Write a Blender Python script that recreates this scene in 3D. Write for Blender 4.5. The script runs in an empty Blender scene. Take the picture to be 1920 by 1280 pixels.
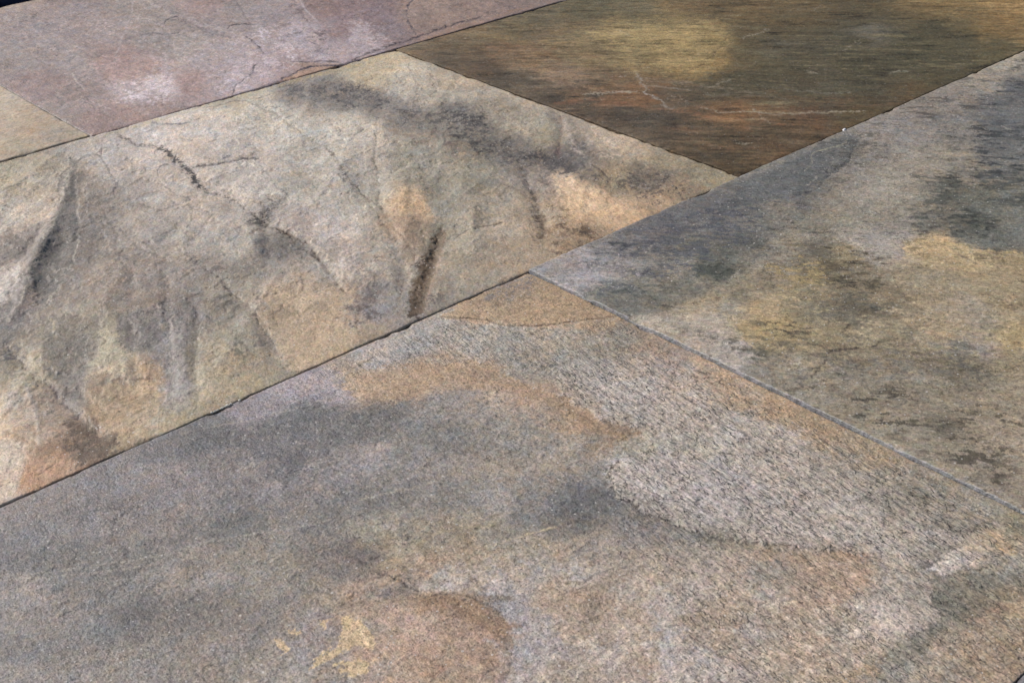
import bpy, math, numpy as np, time
from mathutils import Matrix, Vector
T0 = time.time()
# ------------------------------------------------------------------ camera, sky, sun, exposure
S = 0.6                                   # one row of slabs is 0.6 m wide
F, PITCH, ROLL = 2461.41, math.radians(30.734), math.radians(-0.4666)
TH = math.radians(42.733)                 # angle between the view and the rows of slabs
sc = bpy.context.scene
cam = bpy.data.cameras.new('camera'); cam_ob = bpy.data.objects.new('camera', cam)
sc.collection.objects.link(cam_ob); sc.camera = cam_ob
cam.sensor_width = 36.0; cam.lens = 36.0 * F / 1920.0
cam.clip_start = 0.02; cam.clip_end = 200.0
R = Matrix.Rotation(-TH, 4, 'Z') @ Matrix.Rotation(math.pi/2 - PITCH, 4, 'X') @ Matrix.Rotation(ROLL, 4, 'Z')
cam_ob.matrix_world = Matrix.Translation((0, 0, S)) @ R
cam.dof.use_dof = True; cam.dof.focus_distance = 1.22; cam.dof.aperture_fstop = 36.0
sc.render.filter_size = 1.0

SUN_AZ = TH - math.radians(66)            # compass angle of the sun from +Y towards +X (the view looks along TH)
SUN_EL = math.radians(40)
w = bpy.data.worlds.new('World'); sc.world = w; w.use_nodes = True
nt = w.node_tree; nt.nodes.clear()
sky = nt.nodes.new('ShaderNodeTexSky'); sky.sky_type = 'NISHITA'; sky.sun_disc = False
sky.sun_elevation = SUN_EL; sky.sun_rotation = SUN_AZ
bg = nt.nodes.new('ShaderNodeBackground'); bg.inputs[1].default_value = 0.07
wo = nt.nodes.new('ShaderNodeOutputWorld')
nt.links.new(sky.outputs[0], bg.inputs[0]); nt.links.new(bg.outputs[0], wo.inputs[0])
sl = bpy.data.lights.new('sun', 'SUN'); sl.energy = 4.2; sl.angle = math.radians(0.5); sl.color = (1.0, 0.955, 0.90)
so = bpy.data.objects.new('sun', sl); sc.collection.objects.link(so)
sdir = Vector((math.sin(SUN_AZ)*math.cos(SUN_EL), math.cos(SUN_AZ)*math.cos(SUN_EL), math.sin(SUN_EL)))
so.rotation_euler = sdir.to_track_quat('Z', 'Y').to_euler(); so.location = sdir * 5
vs = sc.view_settings; vs.view_transform = 'Standard'; vs.look = 'None'; vs.exposure = 0.0; vs.gamma = 1.0; vs.use_curve_mapping = False
K = dict(grey=(.97, 1.00, 1.09), green=(.945, .97, 1.07), big=(.97, .99, 1.08), brown=(1.06, 1.12, 1.34), cream=(.97, .99, 1.10), pink=(1.02, 1.08, 1.15), corner=(.92, .95, 1.0))                                  # brightness a white sheet would have here (colours below were read off the photo)

# ------------------------------------------------------------------ maths helpers
cT, sT = math.cos(TH), math.sin(TH)
cp, sp = math.cos(PITCH), math.sin(PITCH); cr, sr = math.cos(ROLL), math.sin(ROLL)
def chart(u, v):
    """survey chart of the floor: slab coordinates (units of one row) -> chart position; fixed map of the plane z=0"""
    x = cT*u - sT*v; y = sT*u + cT*v
    xc = x; yc = y*sp - cp; zc = y*cp + sp   # right, up, forward
    xi = xc/zc; yi = yc/zc
    x2 = cr*xi + sr*yi; y2 = -sr*xi + cr*yi
    return 960 + F*x2, 640 - F*y2
def plane(px, py):
    x = (px-960)/F; y = -(py-640)/F
    x, y = cr*x - sr*y, sr*x + cr*y
    d = (x, cp + y*sp, -sp + y*cp); t = -1/d[2]; X, Y = d[0]*t, d[1]*t
    return cT*X + sT*Y, -sT*X + cT*Y
rng = np.random.default_rng(7)
PERM = rng.permutation(4096).astype(np.int32); VAL = rng.random(4096).astype(np.float32)
def vnoise(x, y, seed=0):
    xi = np.floor(x); yi = np.floor(y); fx = (x-xi).astype(np.float32); fy = (y-yi).astype(np.float32)
    xi = xi.astype(np.int32); yi = yi.astype(np.int32)
    fx = fx*fx*fx*(fx*(fx*6-15)+10); fy = fy*fy*fy*(fy*(fy*6-15)+10)
    def h(a, b): return VAL[PERM[(PERM[(a+seed*131) & 4095] + b) & 4095]]
    a = h(xi, yi); b = h(xi+1, yi); c = h(xi, yi+1); d = h(xi+1, yi+1)
    return (a+(b-a)*fx) + ((c+(d-c)*fx) - (a+(b-a)*fx))*fy
def fbm(x, y, s, o=4, seed=0, gain=0.55):
    t = np.zeros(x.shape, np.float32); a = 1.0; n = 0
    for i in range(o):
        ca, sa = math.cos(0.6*i+seed), math.sin(0.6*i+seed)
        t += a*(vnoise((ca*x+sa*y)*s+7.3*seed+i*13.1, (-sa*x+ca*y)*s+3.1*seed, seed+i) - 0.5); n += a; a *= gain; s *= 2.03
    return t/n*2
def smooth(e0, e1, x):
    t = np.clip((x-e0)/(e1-e0), 0, 1); return t*t*(3-2*t)
def lin(c):
    c = np.asarray(c, np.float32)/255.0
    return np.where(c <= 0.04045, c/12.92, ((c+0.055)/1.055)**2.4)
TINT = np.array([1.20, 1.17, 1.23], np.float32)
def desat(c, f=.27):
    return (c + (c.mean(-1, keepdims=True)-c)*f)*TINT
def seg_dist(px, py, pts, closed=False):
    """distance to a polyline in chart units, arc parameter 0..1, and inside flag"""
    P = list(pts) + ([pts[0]] if closed else [])
    best = np.full(px.shape, 1e9, np.float32); par = np.zeros(px.shape, np.float32)
    L = [math.hypot(P[i+1][0]-P[i][0], P[i+1][1]-P[i][1]) for i in range(len(P)-1)]; tot = sum(L); acc = 0
    ins = np.zeros(px.shape, bool)
    for i in range(len(P)-1):
        ax, ay = P[i]; bx, by = P[i+1]; dx, dy = bx-ax, by-ay; l2 = dx*dx+dy*dy+1e-9
        t = np.clip(((px-ax)*dx+(py-ay)*dy)/l2, 0, 1)
        d = np.hypot(px-(ax+t*dx), py-(ay+t*dy)); m = d < best
        best = np.where(m, d, best); par = np.where(m, (acc+t*L[i])/tot, par); acc += L[i]
        if closed and abs(dy) > 1e-9:
            c = ((ay > py) != (by > py)) & (px < dx*(py-ay)/dy + ax); ins ^= c
    return best, par, ins
def parse(s):
    out = []
    for t in s.replace('\n', ' ').split(';'):
        a = [float(q) for q in t.split()]
        if len(a) == 5: out.append(a)
    return np.array(out, np.float32)

# ------------------------------------------------------------------ sampled colours of each slab, haze and fold shading included (chart x y, then r g b)
COL = {}
COL['pink'] = parse("""5 30 150 142 138;60 60 148 139 136;130 30 147 138 136;200 50 150 141 138;300 60 145 138 130;120 110 146 138 134;30 110 144 138 134;
210 120 155 130 122;170 120 148 136 130;260 130 160 136 128;290 160 188 178 178;320 165 180 170 172;250 175 165 155 155;180 230 142 120 112;230 215 150 128 120;60 170 145 128 125;90 160 140 124 120;120 200 135 127 120;150 180 136 126 120;
350 160 150 126 118;300 200 146 126 118;400 150 158 146 146;380 110 152 144 142;450 150 168 158 162;420 60 145 136 132;340 90 146 140 132;470 90 156 146 146;500 130 166 152 156;560 30 145 132 130;600 20 140 114 106;520 40 138 126 124;
640 60 140 118 116;700 30 125 106 110;660 75 172 158 162;600 95 168 156 160;720 60 122 108 112;740 80 128 110 110;690 90 160 144 146;830 30 150 128 112;790 25 140 120 108;860 45 150 126 110;800 60 138 116 104;900 20 145 122 110;1000 5 130 112 100;950 25 126 106 98;560 80 182 172 178;520 120 164 150 152;545 55 170 160 164;500 20 140 128 124;440 20 138 130 124;400 5 150 128 120;540 125 150 130 126;250 10 146 140 132;480 50 144 134 130""")
COL['cream'] = parse("""5 190 172 158 130;20 200 175 160 132;60 240 168 148 116;30 280 162 152 122;120 245 160 146 118;90 250 150 141 125;10 240 172 152 124;5 300 160 140 110;150 258 158 148 120;40 215 176 158 128""")
COL['big'] = parse("""20 320 172 166 138;100 310 160 150 125;20 400 190 180 160;90 350 165 155 135;60 330 168 158 134;130 290 150 145 134;60 410 176 166 150;40 460 125 115 105;10 480 132 122 112;20 540 186 176 166;70 430 140 130 120;90 480 108 103 95;80 530 100 98 92;110 430 118 112 104;170 400 132 124 114;150 340 140 132 120;200 300 160 155 148;250 330 158 152 144;300 280 175 168 160;400 250 180 172 160;350 300 168 160 150;500 220 175 168 150;450 190 166 158 136;420 330 178 170 158;470 300 176 168 156;330 360 166 158 146;560 260 168 162 146;600 300 172 166 150;650 240 178 170 152;720 130 176 162 128;680 140 170 158 126;760 160 165 158 140;800 180 160 150 128;850 170 170 156 130;560 175 126 118 108;640 175 120 113 104;700 190 118 111 102;760 210 115 108 100;850 215 114 109 100;810 230 118 112 98;900 250 105 100 88;870 280 122 114 94;960 280 110 103 92;940 210 150 140 118;1050 300 96 91 86;1080 310 92 88 84;1110 330 118 106 85;1000 180 176 156 126;980 230 158 148 124;1020 250 150 140 114;1100 210 186 166 140;1060 220 150 136 116;1150 250 185 166 138;1200 280 170 150 118;1250 310 152 138 104;1330 330 142 132 100;1100 380 190 160 116;1060 340 184 162 130;1170 400 196 162 116;1200 340 110 98 80;1160 340 140 124 90;1240 330 104 94 78;1280 350 135 116 86;1230 390 160 130 90;1000 400 150 132 104;1020 340 134 122 108;1040 440 150 126 92;1100 450 138 116 84;950 470 156 138 110;1000 480 158 138 108;930 430 166 150 124;900 400 150 138 114;800 300 150 145 126;860 330 140 132 108;700 300 170 162 146;760 300 142 138 120;760 390 184 152 106;740 420 160 136 104;750 450 142 124 100;820 380 134 130 112;810 440 118 112 92;880 520 140 128 105;830 540 128 118 100;860 450 146 136 112;700 500 168 156 136;620 430 192 178 162;660 400 172 164 146;560 420 160 150 140;580 360 166 158 140;640 340 168 160 144;690 370 172 164 142;720 470 150 140 122;650 480 172 156 138;600 500 150 142 128;530 560 172 150 120;600 600 176 150 115;640 560 170 150 120;560 540 162 144 120;700 590 128 124 124;680 560 112 104 98;730 570 128 122 112;640 640 170 150 116;690 620 150 136 112;500 640 128 118 104;520 600 146 130 104;450 600 138 130 114;400 500 134 127 118;440 540 142 136 120;480 500 128 122 112;510 470 104 98 92;530 450 122 116 104;300 520 135 125 115;350 450 150 143 130;300 400 156 148 136;400 420 160 152 140;450 460 158 152 138;280 450 140 132 122;240 400 148 140 128;200 450 130 122 112;200 550 130 120 108;250 550 134 124 112;120 560 120 113 103;150 500 126 118 108;250 620 112 105 98;280 630 116 110 104;200 640 156 148 122;190 600 140 132 112;230 700 164 146 116;210 670 160 150 122;270 700 166 140 106;300 600 142 136 130;320 640 134 130 126;335 600 118 112 106;330 720 142 136 130;325 690 130 126 124;390 700 148 138 108;360 660 136 126 104;400 650 150 142 118;450 680 156 142 112;440 640 146 138 112;500 690 146 134 110;550 660 166 146 116;580 640 168 146 114;280 790 170 155 126;250 740 172 148 112;220 800 164 140 108;310 780 160 146 118;240 830 150 134 102;180 740 140 124 100;190 780 152 128 96;130 700 122 114 100;150 650 118 112 100;100 640 126 118 100;100 600 124 116 104;150 800 130 112 95;120 760 124 112 98;180 830 118 100 80;150 850 126 102 80;60 760 164 150 132;20 780 190 175 150;60 820 176 156 130;100 810 152 134 112;20 860 196 180 156;20 930 192 172 150;70 900 188 148 112;110 860 156 124 92;120 880 180 142 106;60 700 158 148 120;40 660 140 132 115;20 690 130 124 106;50 600 122 116 110;10 560 176 168 160;60 560 128 122 116;30 590 126 120 115;10 640 112 109 102;35 500 166 156 146;400 750 150 136 106;350 780 156 144 112;480 720 158 146 112""")
COL['brown'] = parse("""780 90 108 97 82;850 80 106 96 80;900 60 118 106 84;1000 30 105 100 82;960 60 112 102 78;950 100 116 96 75;850 110 92 82 70;900 120 95 82 68;1000 110 126 106 80;1100 60 122 108 80;1040 80 112 96 74;1200 70 150 135 90;1150 60 138 122 82;1280 75 164 142 86;1320 70 150 132 82;1300 120 152 130 80;1340 110 130 112 70;1100 100 120 104 78;1180 110 138 124 88;1150 150 105 90 70;1000 150 92 83 72;930 150 82 74 64;1050 150 132 116 102;1020 140 124 108 90;1200 180 116 90 65;1250 190 95 82 68;1150 190 112 85 62;1080 185 98 80 64;1100 190 80 74 66;1040 180 76 70 64;1160 215 78 70 62;1300 230 90 78 62;1260 240 76 66 56;1200 230 84 77 68;1300 180 82 74 60;1350 260 88 76 58;1330 290 76 66 52;1390 310 74 64 48;1400 290 82 68 50;1450 250 86 74 56;1380 220 122 92 60;1330 215 110 84 58;1440 215 104 82 58;1500 250 90 76 58;1460 280 92 74 54;1550 200 80 71 57;1520 220 94 74 56;1600 210 84 74 52;1400 150 80 75 58;1350 160 76 72 56;1440 130 90 84 62;1400 110 100 88 60;1500 100 76 70 54;1450 90 92 88 74;1460 60 90 80 56;1600 80 75 72 58;1620 65 100 100 94;1700 100 70 70 54;1500 30 100 88 62;1600 30 86 78 58;1650 15 90 82 60;1400 30 106 90 60;1360 15 92 82 60;1400 60 98 86 60;1700 20 108 94 62;1800 20 126 108 68;1760 10 120 104 66;1900 10 150 124 76;1850 50 126 108 68;1800 50 100 92 64;1900 60 124 106 68;1880 30 140 116 70;1750 60 76 74 56;1800 80 80 78 60;1880 90 90 85 62;1800 130 75 72 55;1750 120 76 74 56;1700 180 86 75 55;1640 160 72 68 55;1600 130 68 66 50;1550 150 88 84 70;1500 165 78 70 56;1450 180 78 70 54;1300 10 108 94 68;1280 40 120 106 72;1200 20 96 90 70;1100 20 95 92 72;1250 100 146 128 82;1200 40 108 100 72""")
COL['green'] = parse("""1900 120 152 142 122;1850 160 142 132 116;1800 190 126 118 108;1700 250 122 115 108;1660 260 118 112 106;1640 290 118 112 104;1580 290 98 97 92;1500 320 84 87 88;1450 330 94 95 92;1400 350 90 93 92;1520 350 88 90 88;1490 370 80 82 84;1600 340 126 118 108;1560 380 128 120 104;1560 420 126 118 96;1640 420 142 132 112;1700 300 136 126 110;1660 340 140 130 112;1750 320 140 130 112;1900 170 86 86 86;1870 220 80 82 82;1840 200 96 94 92;1900 300 94 97 92;1900 240 88 90 88;1850 280 86 88 86;1780 260 88 87 86;1800 300 112 106 94;1770 350 88 87 74;1790 370 80 82 70;1720 420 98 96 84;1730 380 128 120 100;1760 400 104 100 86;1850 400 92 95 82;1820 370 84 88 76;1900 380 100 102 92;1900 440 106 106 96;1850 450 96 98 88;1800 440 98 96 82;1820 330 116 110 96;1780 290 138 128 108;1650 470 152 144 132;1600 450 148 138 122;1580 440 136 128 106;1680 480 152 144 134;1680 450 146 138 126;1400 400 98 97 94;1350 400 88 90 94;1300 420 95 96 98;1250 430 84 86 94;1220 450 88 90 98;1180 460 96 97 100;1120 470 122 119 118;1080 490 148 143 146;1050 505 136 132 132;1100 520 144 138 140;1150 500 132 128 128;1200 500 120 118 112;1180 550 94 95 88;1150 560 88 90 84;1250 540 104 101 90;1220 570 96 94 84;1300 540 104 102 90;1350 500 74 77 68;1345 520 72 76 66;1400 460 80 82 78;1420 480 110 104 90;1300 470 100 98 88;1280 500 112 108 98;1450 400 112 107 96;1430 430 104 102 94;1500 430 118 112 96;1480 460 140 130 108;1400 540 132 120 92;1450 510 148 132 104;1520 500 112 100 72;1520 475 92 86 70;1580 480 138 122 80;1560 510 118 106 70;1600 520 112 101 76;1700 470 176 150 96;1750 465 182 152 96;1800 490 166 143 90;1900 500 152 130 84;1850 560 130 118 85;1900 560 140 122 82;1700 520 136 122 92;1760 530 134 120 90;1650 560 126 112 82;1430 580 166 141 96;1350 560 142 130 102;1400 555 116 106 80;1300 600 160 146 116;1340 580 162 144 112;1260 610 158 146 124;1320 630 166 153 138;1380 660 168 158 150;1360 680 158 150 142;1380 590 148 138 118;1400 630 166 142 86;1460 620 168 147 86;1450 660 150 132 88;1500 640 146 128 86;1520 590 118 107 80;1500 560 138 122 84;1600 570 84 81 64;1560 590 96 90 70;1640 580 88 82 66;1570 680 116 106 86;1600 660 130 118 90;1550 640 140 126 88;1430 670 108 103 85;1410 700 114 108 96;1480 700 122 112 92;1520 690 138 126 98;1480 740 126 118 100;1480 690 142 132 112;1600 760 132 121 98;1560 740 120 110 92;1700 640 130 120 96;1680 600 124 112 84;1750 610 156 134 98;1780 620 154 132 98;1800 600 138 128 112;1820 580 132 124 108;1850 620 136 126 98;1720 680 112 103 90;1680 700 122 112 94;1800 700 90 88 75;1790 660 108 102 88;1840 650 136 126 118;1900 640 158 133 72;1900 690 140 126 92;1750 740 126 116 92;1700 760 122 112 92;1850 780 142 129 106;1900 760 144 130 104;1760 810 84 82 70;1730 800 108 102 84;1680 810 138 127 104;1650 800 140 128 102;1800 830 126 118 98;1800 770 132 120 98;1900 880 152 136 112;1870 840 146 132 108;1840 900 126 116 100;1800 880 142 130 108;1900 950 136 123 106;1740 850 136 126 104""")
COL['grey'] = parse("""1000 530 148 124 88;960 545 122 114 108;1000 590 166 136 95;900 590 156 131 96;950 570 134 120 94;1100 570 160 130 88;1130 590 150 125 86;880 640 150 143 124;950 630 148 140 120;1050 650 148 140 118;820 620 146 138 122;760 650 145 140 127;700 690 152 144 132;1150 640 140 130 105;1200 630 150 128 96;1250 680 156 136 115;1230 650 152 128 98;1200 690 158 140 116;700 660 154 145 132;700 710 160 132 95;800 700 156 128 92;850 695 152 128 94;900 715 150 127 98;750 740 154 129 95;680 735 156 130 98;650 700 152 134 106;1000 695 126 118 98;950 690 134 126 108;920 740 160 142 120;980 745 158 130 100;1030 750 138 116 90;1000 770 148 128 102;1050 760 132 112 86;1100 790 146 118 82;1070 785 140 116 84;1150 810 130 105 70;1110 715 166 156 142;1080 690 142 136 120;1200 740 166 156 142;1150 770 164 154 140;1300 760 166 152 132;1250 800 166 156 140;1290 710 160 146 124;1350 720 162 134 96;1330 690 158 132 96;1450 760 162 132 90;1400 750 158 134 96;1550 800 152 129 90;1500 790 150 130 92;1400 800 166 156 138;1470 820 168 158 140;1300 850 156 148 126;1220 830 146 140 116;600 720 142 132 132;560 740 136 128 130;500 770 126 119 120;450 785 124 116 118;640 745 138 130 130;620 780 88 88 86;580 770 84 86 86;700 780 94 94 88;760 760 100 99 92;800 770 116 113 104;850 750 130 124 114;900 765 132 126 114;960 800 126 120 106;500 810 94 92 90;540 790 82 84 84;400 810 90 90 88;360 820 86 87 86;450 830 96 94 94;560 835 104 101 102;520 860 92 91 94;600 860 108 104 100;640 820 92 92 88;300 850 98 97 97;250 890 122 116 112;300 900 126 118 114;350 920 126 118 114;200 900 108 106 106;150 920 108 107 107;100 940 120 115 112;50 960 126 118 112;450 880 122 115 108;400 860 108 104 100;500 920 124 116 110;400 950 120 112 104;650 880 118 112 108;700 855 136 128 122;750 830 106 104 96;850 830 94 95 90;800 810 98 98 92;900 830 110 107 96;950 840 120 115 102;1000 870 130 122 106;1100 860 126 118 102;1060 830 136 128 110;1180 840 140 133 112;1130 880 108 104 90;800 880 122 116 106;750 900 104 102 94;860 880 126 118 104;720 940 88 88 84;660 940 96 95 90;600 970 90 90 85;550 960 106 102 96;620 920 116 110 106;500 1000 116 109 96;450 985 92 92 86;400 1000 104 102 92;850 930 106 103 93;900 900 118 112 98;950 940 132 124 114;1000 920 112 108 98;1050 940 90 92 90;1100 930 80 82 82;1140 930 84 85 84;1120 960 90 92 88;1060 975 84 86 82;1000 970 94 94 88;900 990 132 124 98;950 1000 114 108 90;860 1010 118 111 92;800 1000 122 114 92;700 1010 132 123 96;750 980 132 124 104;660 1040 92 84 78;690 1050 96 90 80;600 1050 100 92 82;640 1070 98 92 82;900 1050 146 131 104;860 1040 144 126 96;800 1060 152 129 100;750 1040 144 130 100;720 1075 154 132 104;850 1100 156 148 134;820 1085 150 144 128;900 1080 158 146 126;950 1110 152 147 142;1000 1080 150 142 128;1050 1050 146 132 110;1000 1030 140 130 106;1120 1030 132 124 108;1200 1000 114 109 102;1180 960 96 95 88;1250 970 112 107 92;1200 1050 142 130 110;1290 1040 138 130 112;1320 920 182 172 168;1200 900 188 176 170;1160 880 178 168 160;1250 870 178 167 156;1250 930 184 174 168;1350 970 180 170 164;1300 890 168 158 144;1400 930 172 162 152;1450 880 164 154 138;1500 980 168 159 144;1450 950 164 154 142;1400 1000 130 122 98;1340 1000 104 102 86;1300 1000 112 108 92;1450 1030 150 126 95;1380 1030 140 128 100;1400 1060 168 144 118;1330 1070 150 138 120;1500 1050 150 128 98;1550 1080 162 132 96;1500 1100 148 126 98;1450 1080 120 116 100;1620 1080 178 142 106;1600 1060 156 130 98;1500 1150 152 126 96;1450 1110 148 142 130;1560 1130 156 128 100;1600 1160 124 118 98;1590 1180 116 112 96;1640 1120 160 152 140;1700 1180 178 164 150;1680 1150 172 160 146;1620 1190 172 160 146;1720 1200 128 122 104;1700 1100 164 154 136;1640 1060 154 146 130;1600 970 168 160 144;1560 930 158 150 134;1600 890 144 134 112;1650 1010 168 160 144;1700 1000 150 142 122;1700 1050 152 146 128;1740 1040 130 126 110;1800 1050 182 170 154;1760 1000 168 158 144;1700 930 112 107 86;1670 920 124 118 98;1650 850 150 130 92;1680 890 146 136 112;1750 960 138 128 106;1780 990 104 98 78;1740 900 134 126 102;1800 930 140 132 110;1850 970 140 132 110;1850 1010 170 145 100;1890 1020 154 140 106;1900 980 138 130 94;1900 1060 146 140 118;1840 1080 112 108 90;1780 1110 104 102 84;1740 1120 112 110 94;1850 1150 130 112 85;1800 1150 108 104 84;1900 1130 152 132 92;1900 1200 142 124 92;1750 1170 110 106 90;1700 1230 128 123 106;1660 1260 120 118 104;1800 1200 150 130 100;1750 1230 142 128 100;1850 1240 146 126 96;1780 1270 138 122 96;1100 1080 154 146 132;1110 1120 150 120 85;1060 1110 156 132 100;1140 1100 136 114 84;1100 1150 138 116 86;1060 1150 172 146 114;1080 1180 166 142 112;1000 1180 156 150 146;960 1150 150 146 142;940 1130 120 112 96;900 1140 132 108 78;850 1120 152 118 76;950 1210 158 150 142;1000 1230 156 148 142;800 1125 146 113 72;880 1155 136 106 76;750 1150 162 134 108;780 1180 166 138 114;850 1180 156 126 96;830 1160 164 138 114;920 1190 160 124 90;900 1220 156 124 92;820 1230 158 122 88;850 1260 150 132 106;750 1250 150 131 108;780 1220 156 130 104;670 1100 152 126 96;740 1100 108 101 92;700 1120 140 124 100;680 1150 154 132 106;640 1130 132 118 96;600 1120 125 115 95;690 1170 128 118 106;560 1140 120 112 100;600 1170 120 112 105;560 1225 126 118 108;600 1210 124 116 106;640 1265 128 120 108;720 1210 160 134 106;710 1260 150 130 108;600 1265 132 122 106;500 1260 124 116 102;1050 1220 152 142 138;1050 1260 158 140 114;1100 1200 166 142 112;1150 1160 168 148 122;1200 1180 172 150 122;1150 1230 160 146 130;1200 1230 172 147 116;1200 1110 168 152 130;1250 1070 160 142 116;1250 1150 166 156 146;1300 1100 156 146 132;1350 1150 172 152 122;1400 1120 164 144 116;1300 1180 150 130 100;1340 1170 158 134 100;1250 1200 164 158 152;1400 1190 148 142 134;1450 1180 160 138 108;1400 1250 162 146 130;1300 1240 166 157 147;1350 1210 158 136 106;1500 1230 172 149 118;1450 1230 160 142 112;1550 1200 160 134 104;1600 1260 162 141 110;1550 1270 164 144 112;1640 1220 156 138 110;1500 1270 162 144 114;0 980 125 118 112;50 1000 112 108 106;100 1000 115 110 104;0 1035 98 96 95;100 1045 95 94 90;60 1060 96 96 92;200 1020 115 110 100;160 990 122 116 112;150 1050 100 99 92;250 1040 104 102 92;300 990 120 112 104;350 1010 118 110 100;50 1100 128 120 112;200 1110 105 104 98;150 1140 108 106 102;300 1080 126 118 105;250 1080 118 112 100;400 1090 138 128 116;350 1060 126 116 98;350 1140 98 92 85;400 1130 102 94 82;310 1160 100 94 86;250 1170 100 98 95;200 1180 98 98 94;280 1150 96 92 88;100 1170 110 106 102;30 1160 118 112 104;60 1215 94 93 90;20 1230 92 92 90;100 1210 98 97 94;150 1240 118 112 102;60 1260 122 114 104;0 1270 130 122 112;250 1220 116 110 96;300 1200 115 108 95;400 1220 125 118 108;400 1170 110 104 92;450 1060 128 118 98;500 1100 130 122 105;560 1080 122 114 96;520 1040 122 116 98;450 1140 115 108 95;500 1180 115 108 98;450 1190 118 110 102;450 1260 125 118 100;300 1260 120 113 103;350 1250 124 116 100""")
COL['corner'] = parse("1900 1270 96 98 104;1880 1300 104 104 106;1950 1280 98 100 104;1700 1500 120 112 100")

# ------------------------------------------------------------------ slabs
# name: u0,u1,v0,v1, centre height, tilt du, tilt dv, dense spacing, dense window (u0,u1,v0,v1)
H1, H2, H3, H4 = 0.372, 1.380, 2.4205, 3.418
Q = 1.25
SLAB = dict(
 grey  =(-0.69, 1.3116, H1+.0002, H2-.0003, 0.000, 0, 0, .00125*Q, (0.22, 1.32, 0.3, 1.4)),
 green =(1.3128, 3.31, H1+.001, H2-.0006, 0.0032, -.0022, .0000, .0017*Q, (1.30, 2.98, 0.45, 1.4)),
 big   =(-0.13, 1.8640, H2+.0002, H3-.0012, 0.0006, 0.0000, 0, .0017*Q, (0.36, 1.89, 1.36, 2.44)),
 brown =(1.8658, 3.87, H2+.0008, H3-.001, 0.0018, 0.0, 0, .0026*Q, (1.85, 3.38, 1.36, 2.44)),
 cream =(-0.93, 1.0738, H3+.0004, H4, 0.0034, 0, 0, .003*Q, (0.85, 1.09, 2.38, 2.9)),
 pink  =(1.0765, 3.07, H3+.0004, H4, 0.0034, 0.0030, 0.0, .0028*Q, (1.05, 2.52, 2.38, 3.45)),
 corner=(0.20, 2.2, H1-1.0, H1-.0003, 0.0004, 0, 0, .005*Q, (0.8, 1.3, 0.2, 0.4)),
)
TH_SLAB = 0.022
def plane_dir(px, py, dx, dy):
    a = plane(px, py); b = plane(px+dx, py+dy); return math.atan2(b[1]-a[1], b[0]-a[0])
# grain of each stone: direction, stretch, smear of the stains along it, streak contrast
GRAIN = dict(grey=(plane_dir(900, 900, 10, -1.2), 5, .022, .10), green=(plane_dir(1600, 600, 10, .2), 2.4, .022, .30), big=(plane_dir(700, 400, -3.5, 10), 4, .018, .10),
 brown=(plane_dir(1350, 180, 10, 0.1), 6, .045, .85), cream=(plane_dir(60, 240, 10, -2), 5, .03, .08), pink=(plane_dir(400, 100, 10, 5), 4, .02, .12), corner=(0., 3, .01, .1))
# stone by stone: evenness of the colouring and overall tone;   MOT: strength of the crisp flecks
TONE = dict(grey=(.22, (1.17, 1.18, 1.27)), green=(.24, (1.12, 1.12, 1.15)), big=(.10, (1.07, 1.04, 1.05)), brown=(.06, (1.13, 1.08, 1.03)), cream=(.3, (1.10, 1.06, 1.12)), pink=(.18, (1.08, 1.04, 1.0)), corner=(0, (1, 1, 1)))
MOT = dict(grey=.24, green=.60, big=.40, brown=.42, cream=.08, pink=.40, corner=.2)
LAYER = dict(grey=.8, green=1.0, big=1.1, brown=.6, cream=.7, pink=1.0, corner=.8)

def axis(a0, a1, w0, w1, s):
    w0 = max(a0, w0); w1 = min(a1, w1)
    n = max(2, int(round((w1-w0)/s))); mid = np.linspace(w0, w1, n+1)
    def out(a, b, st):
        r = []; x = a; q = st
        while abs(b-x) > q*1.5:
            q = min(q*1.3, .05); x = x + (q if b > a else -q); r.append(x)
        if abs(b-a) > 1e-6: r.append(b)
        return r
    lo = out(w0, a0, s)[::-1] if w0 > a0+1e-6 else []
    hi = out(w1, a1, s) if w1 < a1-1e-6 else []
    return np.array(list(lo)+list(mid)+list(hi))

# ---- marks: each slab gets a list of strokes / patches
# ('L', pts, width, colour|None, opacity, rag, depth)     vein, crack or groove line   (depth in row units, + is down)
# ('A', pts, colour|None, opacity, soft, rag, lift)       patch, stain or raised / sunk cleft layer
# ('S', pts, colour, opacity, soft, rag, thr)             speckled patch
MARK = {k: [] for k in SLAB}
def L(t, pts, wd, col=None, op=.8, rag=2., dep=0.):
    if t == 'grey' and col is not None and sum(col) > 390 and wd > 1.4: wd, op = min(wd*1.5, 2.39) if wd < 2.4 else wd, min(1, op*1.35)
    MARK[t].append(('L', pts, wd, col, op, rag, dep))
def V(t, pts, wd, dep): MARK[t].append(('V', pts, wd, dep))
def A(t, pts, col=None, op=.8, soft=4., rag=6., lift=0.): MARK[t].append(('A', pts, col, op, soft, rag, lift))
def SP(t, pts, col, op=.8, soft=10., rag=14., thr=0.): MARK[t].append(('S', pts, col, op, soft, rag, thr))
D = (70, 62, 60)     # dark crack dirt
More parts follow.
